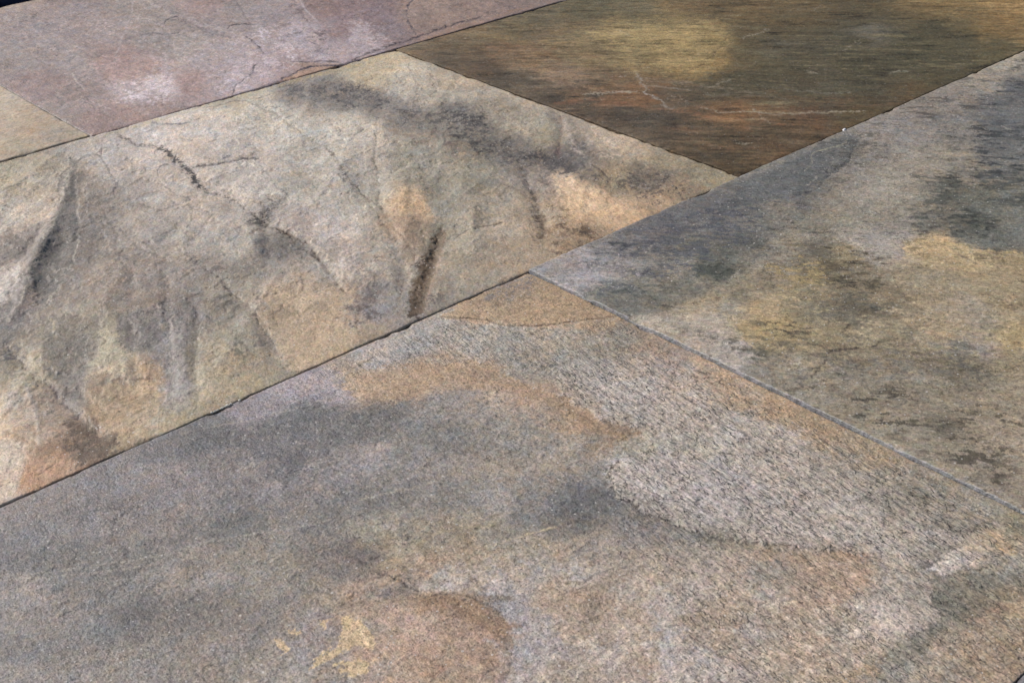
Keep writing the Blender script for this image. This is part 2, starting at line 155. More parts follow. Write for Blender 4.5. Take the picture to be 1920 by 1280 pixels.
# pink
W_ = (184, 174, 176); DK = (66, 58, 66)
A('pink', [(0, 14), (78, 0), (90, 0), (60, 9), (0, 20)], (168, 156, 132), .6, 2, 2)
L('pink', [(252, 5), (243, 40), (232, 70), (222, 95), (208, 128)], 1.6, (172, 162, 158), .7, 2)
L('pink', [(60, 82), (108, 96), (140, 105), (160, 122), (185, 145), (205, 165), (235, 190)], 3.2, (172, 162, 158), .6, 4)
L('pink', [(20, 60), (60, 75), (90, 100)], 4, (164, 154, 148), .5, 5)
L('pink', [(134, 136), (146, 156), (158, 168)], 1.4, (190, 182, 172), .9, 1)
L('pink', [(172, 190), (190, 200), (208, 205)], 1.4, (186, 168, 160), .8, 2)
L('pink', [(225, 195), (260, 212), (290, 222), (330, 236)], 2.5, (178, 160, 152), .6, 5)
SP('pink', [(120, 60), (260, 30), (480, 60), (600, 110), (420, 160), (200, 130)], (186, 174, 174), .35, 14, 12, .16)
SP('pink', [(420, 60), (640, 20), (740, 90), (560, 120)], (112, 94, 98), .5, 12, 12, .12)
for q_ in range(26):
    x_, y_ = 30+q_*27, 40+(q_*61) % 150
    L('pink', [(x_, y_), (x_+14, y_+9), (x_+26+(q_ % 3)*6, y_+15+(q_ % 4)*4)], 1.2, (186, 172, 168), .5, 3)
SP('pink', [(225, 172), (262, 152), (300, 140), (335, 150), (335, 185), (300, 192), (262, 184), (232, 190)], (196, 186, 188), .75, 8, 10, -.05)
SP('pink', [(400, 175), (420, 150), (480, 120), (490, 60), (540, 80), (620, 100), (560, 125), (500, 150), (430, 180)], W_, .5, 10, 14, .05)
SP('pink', [(480, 40), (520, 55), (590, 85), (612, 112), (560, 110), (510, 95), (485, 75)], (190, 180, 184), .7, 8, 10, -.02)
SP('pink', [(630, 45), (670, 40), (720, 60), (735, 80), (700, 100), (640, 118), (590, 125), (560, 116), (640, 90)], W_, .6, 8, 12, -.02)
SP('pink', [(40, 150), (110, 140), (180, 170), (240, 210), (270, 232), (180, 245), (120, 210)], (160, 132, 122), .55, 12, 14, 0)
SP('pink', [(180, 100), (240, 95), (270, 120), (250, 150), (200, 150)], (168, 138, 128), .6, 12, 12, -.1)
SP('pink', [(330, 140), (390, 135), (395, 175), (350, 195), (325, 180)], (150, 122, 114), .6, 10, 10, -.1)
A('pink', [(618, -10), (672, -10), (662, 50), (645, 80), (628, 50)], (128, 100, 98), .5, 8, 8)
A('pink', [(780, -12), (768, 12), (762, 32), (766, 48), (790, 66), (850, 56), (950, 28), (1060, -6)], (146, 124, 106), .45, 4, 6, .0006)
L('pink', [(784, -6), (768, 12), (762, 30), (766, 46), (774, 56), (778, 68)], 1.6, DK, .9, 2, .0008)
L('pink', [(258, -4), (300, 16), (340, 30), (375, 46), (430, 62), (468, 80), (490, 100)], 3.4, (174, 164, 160), .55, 4, -.0010)
L('pink', [(300, 34), (345, 44), (385, 58), (440, 76)], 4.0, (128, 118, 116), .55, 4, .0007)
L('pink', [(308, 46), (312, 40), (322, 35), (336, 33)], 1.2, DK, .8, 1, .0006)
L('pink', [(427, 56), (432, 49), (448, 46), (478, 47)], 1.5, DK, .85, 1, .0008)
L('pink', [(462, 72), (478, 82), (492, 96), (494, 104)], 1.5, DK, .75, 1.5, .0008)
L('pink', [(483, 121), (474, 138), (462, 148), (446, 160), (438, 172), (436, 182)], 1.6, DK, .95, 1.5, .001)
L('pink', [(265, 68), (285, 64), (310, 66), (336, 64)], 1.1, DK, .7, 1, .0006)
L('pink', [(438, -4), (452, 18), (466, 44)], 2.2, (116, 104, 104), .6, 2, .0007)
L('pink', [(545, -4), (560, 18), (580, 48), (610, 80)], 2.2, (116, 100, 100), .6, 3, .0007)
L('pink', [(556, -6), (572, 18), (596, 44)], 1.4, (186, 178, 180), .7, 2)
L('pink', [(486, 55), (492, 70), (500, 82)], 1.6, (206, 198, 204), .8, 2, -.0006)
A('pink', [(512, 158), (545, 143), (575, 131), (600, 125), (642, 127), (612, 138), (560, 151), (524, 161)], (174, 138, 104), .85, 1.5, 2, -.0016)
A('pink', [(548, 119), (590, 117), (634, 121), (640, 124), (600, 126), (575, 131), (560, 128)], (160, 130, 100), .6, 3, 2, -.0005)
L('pink', [(508, 160), (545, 142), (575, 129), (600, 124), (645, 126)], 1.8, (46, 38, 52), 1, 1, .0012)  # crack, with the shadow under the ledge painted in
L('pink', [(545, 117), (575, 118), (600, 116), (637, 119)], 1.4, (56, 48, 60), .95, 1, .0008)
L('pink', [(650, 118), (700, 98), (760, 80), (800, 66), (850, 50), (905, 34)], 2.0, (60, 46, 46), .9, 3, .0012)
L('pink', [(660, 122), (720, 102), (780, 84), (850, 58), (930, 34), (1010, 12)], 2.2, (150, 118, 88), .6, 2)
# cream
A('cream', [(40, 215), (90, 212), (110, 235), (70, 250), (30, 245)], (178, 154, 122), .4, 10, 8)
L('cream', [(10, 250), (60, 244), (120, 240)], 3, (146, 136, 118), .4, 4)
L('cream', [(100, 228), (122, 236), (118, 246)], 3, (176, 166, 156), .5, 4)
SP('cream', [(0, 180), (60, 200), (110, 235), (60, 270), (0, 290)], (150, 138, 116), .4, 10, 10, .1)
# big slab
V('big', [(190, 238), (306, 290), (359, 329), (427, 372), (517, 430), (605, 490), (650, 560), (674, 640)], 16, .0030)
V('big', [(700, 280), (716, 380), (748, 470), (778, 596)], 14, .0028)
V('big', [(836, 410), (815, 490), (784, 600)], 13, .0042)
V('big', [(860, 290), (872, 380), (900, 500)], 22, -.0030)
V('big', [(975, 300), (1000, 366), (1030, 460)], 14, .0034)
V('big', [(1100, 310), (1180, 372), (1260, 400)], 14, .0022)
V('big', [(1050, 210), (1050, 300)], 10, .002)
V('big', [(520, 168), (700, 182), (860, 250), (1000, 298), (1130, 335)], 18, .0030)
V('big', [(150, 296), (120, 380), (76, 470), (14, 620)], 12, -.0045)
V('big', [(60, 330), (10, 400), (-30, 450)], 16, .003)
V('big', [(130, 420), (96, 500), (70, 570)], 20, .0032)
V('big', [(96, 420), (40, 490), (-20, 560)], 10, .0034)
V('big', [(250, 470), (246, 600), (262, 780)], 12, .0016)
V('big', [(312, 470), (316, 600), (330, 770)], 9, .0016)
V('big', [(372, 560), (366, 680), (376, 760)], 10, .0020)
V('big', [(0, 656), (67, 712), (152, 800), (240, 850)], 16, .0030)
V('big', [(400, 520), (480, 590), (530, 700)], 12, .0024)
V('big', [(560, 330), (500, 420), (500, 520)], 14, .0026)
V('big', [(620, 300), (650, 360), (700, 420)], 18, -.0024)
L('big', [(457, 386), (490, 413), (517, 430), (545, 446), (571, 462), (600, 486)], 4, (74, 62, 54), .85, 5, .0014)
L('big', [(660, 540), (676, 580), (668, 612)], 5, (110, 74, 56), .7, 5, .001)
L('big', [(612, 276), (650, 330), (690, 376), (735, 440), (760, 466)], 2.6, (98, 84, 70), .75, 4, .0012)
L('big', [(178, 262), (300, 226), (400, 195), (500, 168), (640, 130), (750, 100)], 3.5, (172, 158, 96), .6, 2)
L('big', [(500, 165), (600, 140), (700, 112), (745, 100)], 4, (184, 154, 100), .5, 3)
L('big', [(762, 102), (860, 144), (960, 176), (1057, 214), (1160, 250), (1280, 292), (1380, 330)], 3.0, (186, 166, 122), .6, 2)  # sunlit edge of the joint, painted as a pale line
L('big', [(285, 231), (305, 235), (335, 238), (356, 233)], 1.5, (92, 92, 104), .8, 1, .0006)
L('big', [(380, 204), (405, 201), (430, 193), (468, 191)], 1.2, (98, 90, 84), .7, 1.5, .0006)
L('big', [(482, 187), (492, 184), (508, 178)], 1.3, (80, 74, 78), .8, 1, .0006)
L('big', [(466, 192), (495, 208), (520, 217), (545, 240), (575, 258), (612, 275), (640, 310)], 2.0, (120, 112, 98), .65, 3, .0006)
BD = (84, 78, 76)
SP('big', [(505, 163), (560, 154), (640, 154), (700, 168), (752, 198), (742, 214), (690, 200), (630, 190), (560, 186), (520, 174)], BD, .85, 7, 10, .03)
SP('big', [(735, 200), (800, 203), (868, 194), (884, 202), (872, 238), (820, 240), (770, 226)], BD, .8, 8, 10, 0)
SP('big', [(860, 202), (900, 218), (926, 236), (922, 258), (945, 274), (1022, 282), (1024, 308), (960, 304), (905, 286), (850, 262), (836, 240)], (76, 70, 66), .9, 8, 10, -.05)
SP('big', [(1010, 292), (1062, 300), (1110, 322), (1130, 342), (1090, 336), (1030, 320)], (70, 64, 62), .85, 8, 8, -.05)
SP('big', [(712, 236), (790, 240), (850, 262), (900, 295), (860, 300), (800, 280), (730, 262)], (150, 116, 100), .5, 8, 8, 0)
L('big', [(700, 238), (742, 250), (800, 258), (838, 280), (880, 300), (900, 306)], 3.0, (178, 156, 118), .6, 5, -.0006)
L('big', [(1052, 218), (1054, 245), (1048, 268), (1046, 296)], 5, (126, 96, 86), .6, 4, .0008)
L('big', [(1060, 226), (1066, 252), (1078, 280), (1096, 296)], 6, (192, 178, 162), .6, 4)
L('big', [(976, 306), (988, 336), (1000, 366), (1012, 400), (1018, 440)], 8, (84, 76, 68), .75, 4, .0016)
L('big', [(1010, 312), (1030, 340), (1060, 350)], 7, (182, 160, 138), .6, 5, -.001)
L('big', [(1110, 311), (1122, 318), (1140, 336)], 1.5, (78, 66, 54), .85, 1.5, .0008)
SP('big', [(1128, 336), (1180, 324), (1232, 318), (1244, 334), (1290, 345), (1290, 372), (1220, 380), (1160, 362)], (76, 66, 56), .85, 8, 8, .02)
L('big', [(1080, 330), (1120, 345), (1150, 368), (1200, 388), (1240, 404)], 2.5, (110, 88, 62), .6, 4, .0007)
A('big', [(1040, 330), (1090, 340), (1130, 356), (1180, 385), (1225, 402), (1180, 424), (1130, 432), (1080, 420), (1050, 380)], (196, 160, 116), .55, 10, 10)
SP('big', [(1000, 390), (1060, 400), (1120, 440), (1120, 470), (1060, 480), (1010, 440)], (100, 78, 52), .7, 10, 10, .05)
L('big', [(1085, 440), (1100, 442), (1112, 450)], 1.2, (70, 56, 44), .8, 1)
L('big', [(1020, 470), (1060, 482), (1100, 474)], 1.4, (92, 74, 64), .7, 2, .0006)
A('big', [(728, 372), (760, 360), (792, 364), (798, 384), (770, 398), (738, 396)], (178, 150, 110), .4, 8, 12)
SP('big', [(730, 395), (790, 390), (800, 430), (770, 470), (735, 440)], (138, 108, 84), .5, 10, 10, 0)
L('big', [(830, 424), (820, 448), (810, 478)], 5, (92, 74, 52), .8, 4, .0022)
L('big', [(822, 446), (806, 490), (792, 530), (784, 560), (778, 592)], 9, (78, 62, 42), .95, 5, .0030)  # brown stain plus the shaded wall of the gash, painted dark
SP('big', [(800, 470), (816, 480), (800, 540), (790, 596), (768, 598), (768, 550), (782, 500)], (70, 56, 40), .9, 5, 6, -.15)
L('big', [(836, 440), (828, 478), (814, 516), (804, 552), (798, 590)], 4, (170, 134, 114), .6, 4, -.0012)  # lit right wall of the gash, painted pale
L('big', [(800, 430), (786, 470), (774, 510), (765, 560), (762, 590)], 5, (150, 142, 122), .5, 4, -.0012)
L('big', [(742, 430), (762, 452), (778, 478), (774, 500)], 2.0, (90, 72, 56), .8, 2, .001)
L('big', [(748, 530), (752, 552), (742, 580), (752, 596)], 4, (118, 84, 62), .6, 4, .0008)
SP('big', [(800, 560), (850, 510), (870, 540), (830, 580), (790, 604)], (96, 88, 84), .7, 8, 8, .1)
L('big', [(524, 430), (571, 453), (605, 490), (638, 537), (656, 562), (668, 590), (673, 632)], 4.5, (100, 78, 58), .8, 3, .0018)
L('big', [(532, 426), (580, 446), (616, 482), (650, 530)], 5, (190, 172, 152), .5, 4, -.0014)
L('big', [(690, 515), (650, 540), (690, 570), (720, 560)], 5, (134, 108, 88), .4, 8)
SP('big', [(306, 276), (322, 288), (345, 312), (366, 330), (390, 360), (380, 368), (355, 336), (328, 308), (300, 284)], (58, 52, 50), .95, 4, 4, -.15)
L('big', [(200, 238), (230, 262), (262, 275), (306, 282), (322, 296), (339, 316), (359, 329), (386, 363), (427, 370), (457, 386), (490, 413), (517, 430)], 3.2, (84, 76, 70), .75, 5, .001)
L('big', [(498, 364), (510, 380), (500, 410), (490, 430), (511, 457), (507, 480), (497, 500)], 8, (88, 80, 74), .6, 5, .0012)
SP('big', [(420, 366), (520, 364), (520, 430), (480, 430), (440, 392)], (96, 88, 80), .7, 10, 10, .05)
L('big', [(362, 319), (400, 313), (430, 306), (455, 299), (486, 297)], 1.7, (70, 62, 64), .9, 1, .001)
L('big', [(298, 336), (296, 326), (302, 318), (312, 314), (322, 313)], 1.5, (74, 66, 66), .85, 1, .0008)
L('big', [(150, 304), (160, 296), (178, 294), (190, 300), (200, 316), (215, 338)], 1.8, (92, 86, 88), .75, 2, .0008)
L('big', [(190, 262), (192, 280), (190, 300)], 1.0, (88, 80, 76), .7, 1, .0005)
L('big', [(255, 376), (275, 366), (300, 361)], 1.2, (96, 88, 80), .7, 2, .0005)
L('big', [(486, 365), (520, 363), (545, 367)], 1.6, (206, 198, 186), .8, 1, -.0008)  # highlight painted as a near-white line
L('big', [(300, 345), (330, 370), (360, 380), (300, 400), (260, 385)], 1.6, (110, 102, 92), .6, 3, .0006)
L('big', [(346, 494), (373, 497), (410, 524), (447, 561), (480, 581), (487, 608), (500, 622), (515, 650), (525, 680), (534, 702)], 3.0, (74, 64, 58), .85, 4, .0012)
SP('big', [(330, 480), (390, 490), (450, 550), (490, 590), (500, 560), (470, 530), (420, 500)], (84, 76, 68), .7, 10, 12, .12)
L('big', [(534, 702), (545, 697), (566, 694)], 1.5, (46, 38, 36), .95, 1, .0008)
A('big', [(500, 548), (540, 530), (574, 534), (612, 560), (645, 600), (666, 640), (610, 680), (560, 698), (530, 668), (512, 628), (500, 600)], (174, 150, 116), .55, 5, 8, .0005)
A('big', [(218, 594), (300, 588), (304, 640), (280, 655), (240, 662), (222, 648)], (114, 108, 102), .7, 4, 5, -.0006)
A('big', [(190, 600), (216, 600), (220, 650), (244, 668), (230, 700), (200, 716), (176, 690)], (158, 149, 122), .6, 6, 6)
A('big', [(84, 600), (188, 598), (186, 640), (170, 690), (110, 690), (84, 660)], (118, 111, 100), .5, 6, 8, -.0005)
A('big', [(312, 606), (346, 600), (350, 680), (362, 758), (332, 772), (306, 758), (312, 690)], (140, 133, 128), .6, 4, 5, .0006)
L('big', [(322, 600), (318, 650), (322, 700), (336, 760)], 1.8, (176, 168, 154), .6, 4, -.0007)
L('big', [(372, 620), (366, 680), (374, 740), (366, 780)], 6, (126, 118, 96), .5, 4, .0008)
L('big', [(312, 560), (308, 590), (316, 610)], 5, (92, 86, 84), .6, 4, .001)
L('big', [(250, 740), (262, 716), (246, 700)], 6, (134, 118, 96), .6, 4)
A('big', [(170, 735), (205, 719), (290, 708), (300, 770), (240, 828), (192, 800), (165, 765)], (168, 143, 106), .5, 3, 5, -.0004)
L('big', [(204, 719), (232, 712), (262, 710), (290, 707)], 1.8, (104, 76, 60), .85, 1.5, .0008)
L('big', [(130, 578), (165, 591), (200, 592), (238, 586)], 2.0, (164, 152, 134), .7, 3, -.0006)
L('big', [(70, 590), (80, 630), (80, 690)], 2.0, (160, 150, 124), .7, 3, -.0005)
L('big', [(88, 598), (102, 612), (102, 640)], 1.6, (170, 154, 110), .7, 2)
L('big', [(146, 450), (140, 490), (112, 534), (96, 562), (80, 580)], 1.8, (166, 158, 140), .75, 3, -.0006)
A('big', [(132, 298), (150, 300), (142, 350), (150, 430), (140, 490), (110, 545), (80, 578), (62, 560), (60, 520), (76, 470), (96, 420), (112, 360)], (108, 104, 98), .6, 10, 8, -.0014)  # shaded side of the fold, painted dark as well as sunk
A('big', [(-20, 488), (30, 448), (66, 428), (92, 424), (52, 474), (-20, 520)], (126, 116, 108), .7, 7, 6, -.0012)
A('big', [(-20, 522), (42, 500), (40, 530), (12, 566), (-20, 590)], (200, 190, 178), .7, 6, 6, .0008)
A('big', [(-20, 596), (22, 552), (48, 514), (72, 480), (66, 516), (34, 580), (-20, 620)], (124, 116, 110), .7, 5, 6, -.001)
L('big', [(18, 608), (44, 560), (70, 490), (100, 430), (124, 360), (138, 308)], 4, (182, 172, 152), .6, 4, -.0014)  # sunlit slope of the fold, painted pale as well as raised
L('big', [(-10, 402), (50, 376), (90, 340), (118, 306)], 7, (148, 138, 118), .55, 6, .0012)
L('big', [(-10, 440), (40, 412), (90, 370)], 6, (196, 188, 170), .5, 6, -.001)
SP('big', [(-10, 636), (30, 650), (50, 676), (24, 690), (-10, 680)], (84, 80, 82), .8, 8, 8, -.05)
L('big', [(20, 668), (37, 679), (67, 712), (100, 732), (134, 769), (152, 796)], 6, (104, 90, 88), .75, 6, .0014)
L('big', [(36, 690), (50, 724), (62, 756), (74, 796), (80, 846)], 4, (170, 162, 152), .6, 4, -.0012)
A('big', [(84, 690), (160, 700), (160, 760), (146, 790), (110, 740)], (104, 100, 98), .5, 8, 8, -.0008)
SP('big', [(120, 790), (170, 790), (245, 836), (220, 852), (160, 872), (128, 848)], (92, 76, 60), .85, 8, 10, -.1)
A('big', [(52, 884), (110, 846), (142, 866), (104, 906), (46, 930), (38, 908)], (192, 148, 108), .6, 8, 8)
A('big', [(-20, 838), (44, 838), (42, 900), (20, 950), (-20, 960)], (204, 188, 166), .6, 8, 8, .0006)
L('big', [(72, 894), (90, 882), (106, 872)], 1.4, (86, 62, 44), .9, 1, .0008)
L('big', [(706, 240), (704, 300), (712, 350), (710, 380), (732, 416), (742, 430)], 3, (132, 124, 106), .6, 4, .001)
L('big', [(684, 260), (690, 320), (694, 370)], 6, (182, 174, 160), .4, 6, -.001)
L('big', [(852, 448), (887, 430), (915, 423), (944, 417)], 1.5, (92, 76, 58), .85, 1.5, .0008)
L('big', [(650, 330), (690, 372), (728, 398)], 1.8, (112, 104, 90), .6, 3, .0006)
L('big', [(770, 320), (768, 380), (790, 430), (800, 470)], 6, (124, 114, 98), .45, 6, .0012)
L('big', [(930, 330), (905, 400), (880, 470)], 8, (126, 116, 98), .4, 7, .0012)
L('big', [(900, 500), (920, 560)], 8, (160, 140, 112), .4, 6, -.0008)
L('big', [(200, 400), (230, 480), (250, 540)], 9, (118, 110, 104), .4, 8, .001)
L('big', [(262, 420), (290, 500), (300, 560)], 7, (150, 142, 132), .4, 7, -.001)
L('big', [(225, 430), (260, 470), (330, 500)], 2, (100, 92, 84), .5, 5, .0006)
SP('big', [(380, 540), (450, 560), (480, 620), (450, 690), (400, 640)], (112, 104, 92), .6, 12, 12, .05)
A('big', [(826, 428), (838, 434), (826, 476), (812, 516), (802, 552), (794, 590), (772, 592), (770, 552), (778, 520), (796, 478), (810, 448)], (104, 82, 54), .9, 6, 3)
A('big', [(735, 404), (800, 400), (812, 430), (790, 470), (770, 500), (748, 460)], (150, 124, 96), .6, 10, 6)
L('big', [(994, 515), (1004, 509)], 2.5, (16, 14, 14), 1, 0, .012)
SP('big', [(640, 560), (700, 556), (716, 596), (660, 612)], (96, 84, 78), .8, 8, 8, -.05)
SP('big', [(640, 500), (720, 470), (770, 520), (740, 560), (660, 560)], (112, 104, 100), .5, 10, 12, .1)
A('big', [(480, 300), (520, 350), (545, 366), (490, 364), (400, 360), (380, 320)], (188, 178, 166), .45, 4, 6, .0007)
L('pink', [(172, 257), (182, 255), (190, 254)], 2.2, (20, 18, 26), 1, 0, .01)
# brown slab
L('brown', [(1040, 79), (1090, 75), (1140, 71), (1200, 68)], 2.0, (88, 80, 62), .8, 2)
L('brown', [(1088, 180), (1130, 177), (1175, 176), (1200, 175)], 1.8, (168, 160, 148), .8, 3)
L('brown', [(1170, 144), (1176, 146)], 2.5, (150, 146, 140), .8, 3)
L('brown', [(1196, 140), (1206, 156), (1213, 166), (1214, 178), (1232, 188), (1248, 200), (1262, 206)], 2.0, (152, 148, 144), .9, 2, -.0006)
L('brown', [(1212, 162), (1250, 165), (1300, 172)], 1.5, (140, 134, 124), .7, 2)
L('brown', [(1110, 168), (1160, 163), (1200, 165), (1270, 160)], 4, (138, 100, 66), .5, 4)
L('brown', [(1040, 160), (1090, 158), (1130, 150)], 4, (142, 120, 102), .5, 5)
L('brown', [(1150, 195), (1200, 192), (1260, 196)], 4, (130, 92, 62), .5, 4)
L('brown', [(800, 104), (850, 118), (900, 122), (950, 140), (1000, 158)], 7, (78, 70, 66), .6, 5)
L('brown', [(930, 145), (1000, 150), (1060, 164), (1120, 186)], 8, (66, 60, 54), .6, 6)
L('brown', [(1020, 190), (1120, 208), (1200, 214), (1300, 222)], 7, (60, 55, 50), .55, 7)
A('brown', [(1010, 70), (1180, 36), (1300, 30), (1380, 42), (1376, 90), (1320, 132), (1180, 132), (1040, 112)], (142, 128, 86), .45, 8, 12)
A('brown', [(1380, 70), (1700, 20), (1860, 90), (1760, 150), (1500, 200), (1360, 170)], (88, 86, 68), .4, 14, 14)
A('brown', [(1140, 60), (1220, 50), (1290, 48), (1362, 46), (1362, 70), (1340, 100), (1312, 124), (1280, 132), (1200, 112), (1150, 90)], (160, 142, 92), .45, 12, 14)
L('brown', [(1320, 66), (1350, 74), (1290, 74), (1230, 72)], 3, (190, 162, 94), .6, 4)
L('brown', [(1310, 90), (1300, 112), (1280, 128)], 8, (176, 150, 88), .5, 6)
L('brown', [(1362, 44), (1362, 68), (1344, 98), (1318, 122), (1290, 136)], 1.6, (72, 60, 44), .7, 2, .0006)
L('brown', [(1318, 204), (1332, 208), (1342, 213), (1400, 212), (1480, 216), (1540, 213), (1620, 211)], 1.8, (146, 138, 122), .8, 3)
L('brown', [(1290, 228), (1340, 230), (1400, 232), (1470, 226)], 4, (128, 98, 68), .5, 5)
L('brown', [(1420, 162), (1460, 166), (1500, 172), (1600, 176)], 2, (122, 122, 112), .6, 4)
L('brown', [(1330, 180), (1380, 180), (1430, 174)], 4, (112, 110, 102), .5, 5)
L('brown', [(1590, 64), (1610, 62), (1640, 60)], 4, (112, 112, 112), .5, 5)
L('brown', [(1450, 82), (1500, 86), (1540, 90)], 5, (104, 106, 100), .5, 6)
L('brown', [(1662, 139), (1680, 136), (1698, 137)], 2, (140, 140, 128), .8, 2)
L('brown', [(1386, 258), (1450, 252), (1510, 262)], 5, (60, 54, 46), .6, 6)
L('brown', [(1300, 256), (1400, 272), (1480, 268)], 6, (62, 55, 46), .6, 6)
L('brown', [(1380, 284), (1430, 288), (1460, 284)], 2.5, (120, 104, 70), .6, 3)
L('brown', [(1820, 131), (1850, 125), (1872, 117)], 1.8, (34, 30, 26), .9, 1, .001)
L('brown', [(1400, 150), (1500, 140), (1600, 150)], 9, (64, 60, 46), .45, 9)
L('brown', [(1600, 105), (1700, 112), (1800, 108)], 9, (62, 62, 48), .45, 9)
L('brown', [(1500, 60), (1600, 40), (1720, 44), (1800, 60), (1860, 74)], 6, (66, 64, 50), .45, 7)
L('brown', [(1700, 6), (1780, 20), (1850, 48), (1920, 58)], 8, (140, 114, 68), .45, 8)
A('brown', [(1800, -20), (1960, -20), (1960, 40), (1880, 30)], (156, 128, 78), .4, 14, 12)
L('brown', [(1420, 20), (1500, 22), (1600, 14)], 4, (116, 100, 70), .45, 6)
L('brown', [(1330, 48), (1400, 58), (1480, 52)], 4, (116, 88, 58), .45, 6)
SP('brown', [(760, 96), (900, 60), (1100, 20), (1200, 10), (1150, 60), (1000, 100), (860, 112)], (82, 76, 62), .6, 14, 12, .05)
SP('brown', [(1000, 110), (1150, 130), (1200, 180), (1100, 200), (1000, 150)], (140, 112, 84), .5, 14, 12, .08)
# green slab
A('green', [(1960, 100), (1905, 128), (1880, 160), (1850, 192), (1842, 240), (1828, 290), (1850, 318), (1960, 370)], (88, 91, 94), .45, 12, 14)
L('green', [(1400, 336), (1500, 292), (1600, 246), (1700, 200), (1800, 156), (1900, 112)], 6, (158, 148, 130), .3, 5)
A('green', [(1588, 252), (1612, 262), (1596, 302), (1556, 338), (1498, 370), (1440, 378), (1390, 392), (1340, 400), (1400, 345), (1500, 296)], (82, 86, 88), .6, 5, 6, -.0006)
L('green', [(1616, 258), (1606, 276), (1598, 292), (1592, 306), (1570, 324), (1546, 338), (1538, 352), (1520, 364), (1494, 370)], 2.8, (56, 58, 64), .85, 3, .001)
L('green', [(1586, 258), (1590, 268), (1580, 276), (1556, 282), (1530, 288), (1520, 294), (1522, 312), (1506, 324)], 1.3, (150, 146, 124), .8, 1.5)
L('green', [(1600, 340), (1540, 356), (1560, 372)], 4, (140, 132, 112), .4, 6)
for pg in ([(1738, 342), (1800, 336), (1804, 362), (1764, 404), (1728, 392), (1742, 366)], [(1676, 396), (1752, 392), (1726, 432), (1676, 428)],
           [(1776, 398), (1850, 392), (1876, 430), (1804, 452), (1770, 430)], [(1766, 262), (1804, 258), (1796, 292), (1774, 292)],
           [(1830, 330), (1920, 310), (1940, 400), (1860, 390)]):
    SP('green', pg, (70, 72, 64), .75, 8, 12, -.15)
L('green', [(1740, 434), (1770, 424), (1786, 406)], 4, (56, 56, 52), .7, 4)
A('green', [(1556, 424), (1630, 436), (1700, 404), (1712, 420), (1696, 448), (1690, 484), (1652, 488), (1600, 472), (1552, 452)], (154, 146, 136), .5, 6, 8, .0005)
A('green', [(1690, 468), (1730, 456), (1770, 456), (1850, 474), (1960, 478), (1960, 520), (1800, 512), (1700, 502)], (176, 152, 104), .5, 6, 10)
A('green', [(1790, 436), (1960, 426), (1960, 476), (1856, 474), (1804, 456)], (96, 99, 92), .6, 5, 8)
SP('green', [(1376, 448), (1450, 444), (1436, 474), (1384, 470)], (64, 68, 66), .8, 8, 12, .0)
SP('green', [(1312, 492), (1384, 498), (1378, 528), (1316, 534)], (60, 64, 56), .85, 8, 12, -.04)
SP('green', [(1040, 480), (1120, 450), (1250, 400), (1400, 350), (1480, 380), (1400, 460), (1250, 540), (1160, 570)], (68, 72, 82), .75, 16, 16, .06)
SP('green', [(1050, 492), (1150, 480), (1230, 510), (1160, 540), (1080, 525)], (176, 170, 168), .7, 12, 12, .12)  # whitish glint painted on the left corner
SP('green', [(1150, 540), (1280, 540), (1330, 560), (1250, 590), (1180, 575)], (72, 76, 66), .7, 12, 12, 0)
SP('green', [(1430, 474), (1560, 464), (1640, 490), (1690, 530), (1640, 566), (1540, 580), (1430, 540)], (84, 74, 52), .75, 14, 14, .02)
SP('green', [(1440, 490), (1540, 480), (1560, 540), (1460, 560)], (168, 146, 92), .6, 12, 12, .05)
SP('green', [(1560, 596), (1580, 572), (1612, 568), (1660, 582), (1650, 600), (1604, 590)], (56, 54, 50), .85, 8, 12, -.03)
L('green', [(1520, 716), (1534, 698), (1548, 678), (1560, 664), (1590, 662), (1622, 658), (1650, 650), (1686, 642)], 2.2, (66, 56, 50), .85, 3, .001)
L('green', [(1516, 632), (1528, 650), (1558, 664)], 2.2, (76, 66, 58), .7, 3, .0008)
L('green', [(1656, 698), (1642, 728), (1634, 750), (1616, 778)], 1.8, (96, 84, 70), .65, 3, .0006)
L('green', [(1582, 624), (1594, 612)], 2.0, (66, 58, 54), .8, 2)
A('green', [(1364, 596), (1430, 560), (1500, 570), (1540, 636), (1500, 664), (1430, 664), (1392, 640)], (164, 144, 98), .4, 8, 12)
A('green', [(1180, 596), (1290, 596), (1364, 594), (1396, 640), (1404, 676), (1372, 692), (1320, 662), (1250, 622)], (168, 158, 144), .5, 6, 8, .0006)
L('green', [(1362, 592), (1376, 622), (1404, 650), (1430, 666)], 1.8, (196, 176, 128), .7, 2)
SP('green', [(1396, 664), (1436, 658), (1440, 680), (1404, 690)], (76, 74, 62), .8, 6, 6, -.2)
SP('green', [(1490, 706), (1520, 700), (1508, 726), (1484, 726)], (84, 80, 78), .7, 6, 6, -.2)
SP('green', [(1468, 694), (1500, 690), (1502, 704), (1476, 706)], (190, 182, 166), .7, 6, 6, -.2)
SP('green', [(1690, 680), (1820, 650), (1850, 700), (1830, 740), (1760, 720)], (70, 68, 58), .75, 12, 14, 0)
SP('green', [(1728, 790), (1796, 784), (1796, 826), (1736, 840)], (66, 64, 56), .8, 10, 14, -.02)
SP('green', [(1840, 880), (1900, 890), (1890, 920), (1830, 910)], (88, 80, 72), .7, 8, 12, -.05)
L('green', [(1784, 566), (1810, 562), (1850, 584), (1872, 612)], 1.6, (174, 166, 150), .6, 3)
A('green', [(1790, 566), (1846, 584), (1870, 620), (1820, 620)], (138, 132, 124), .4, 8, 8)
L('green', [(1908, 636), (1960, 632)], 5, (190, 160, 70), .7, 5)
SP('green', [(1300, 600), (1700, 700), (1900, 900), (1960, 960), (1500, 760)], (96, 88, 72), .4, 30, 20, .12)
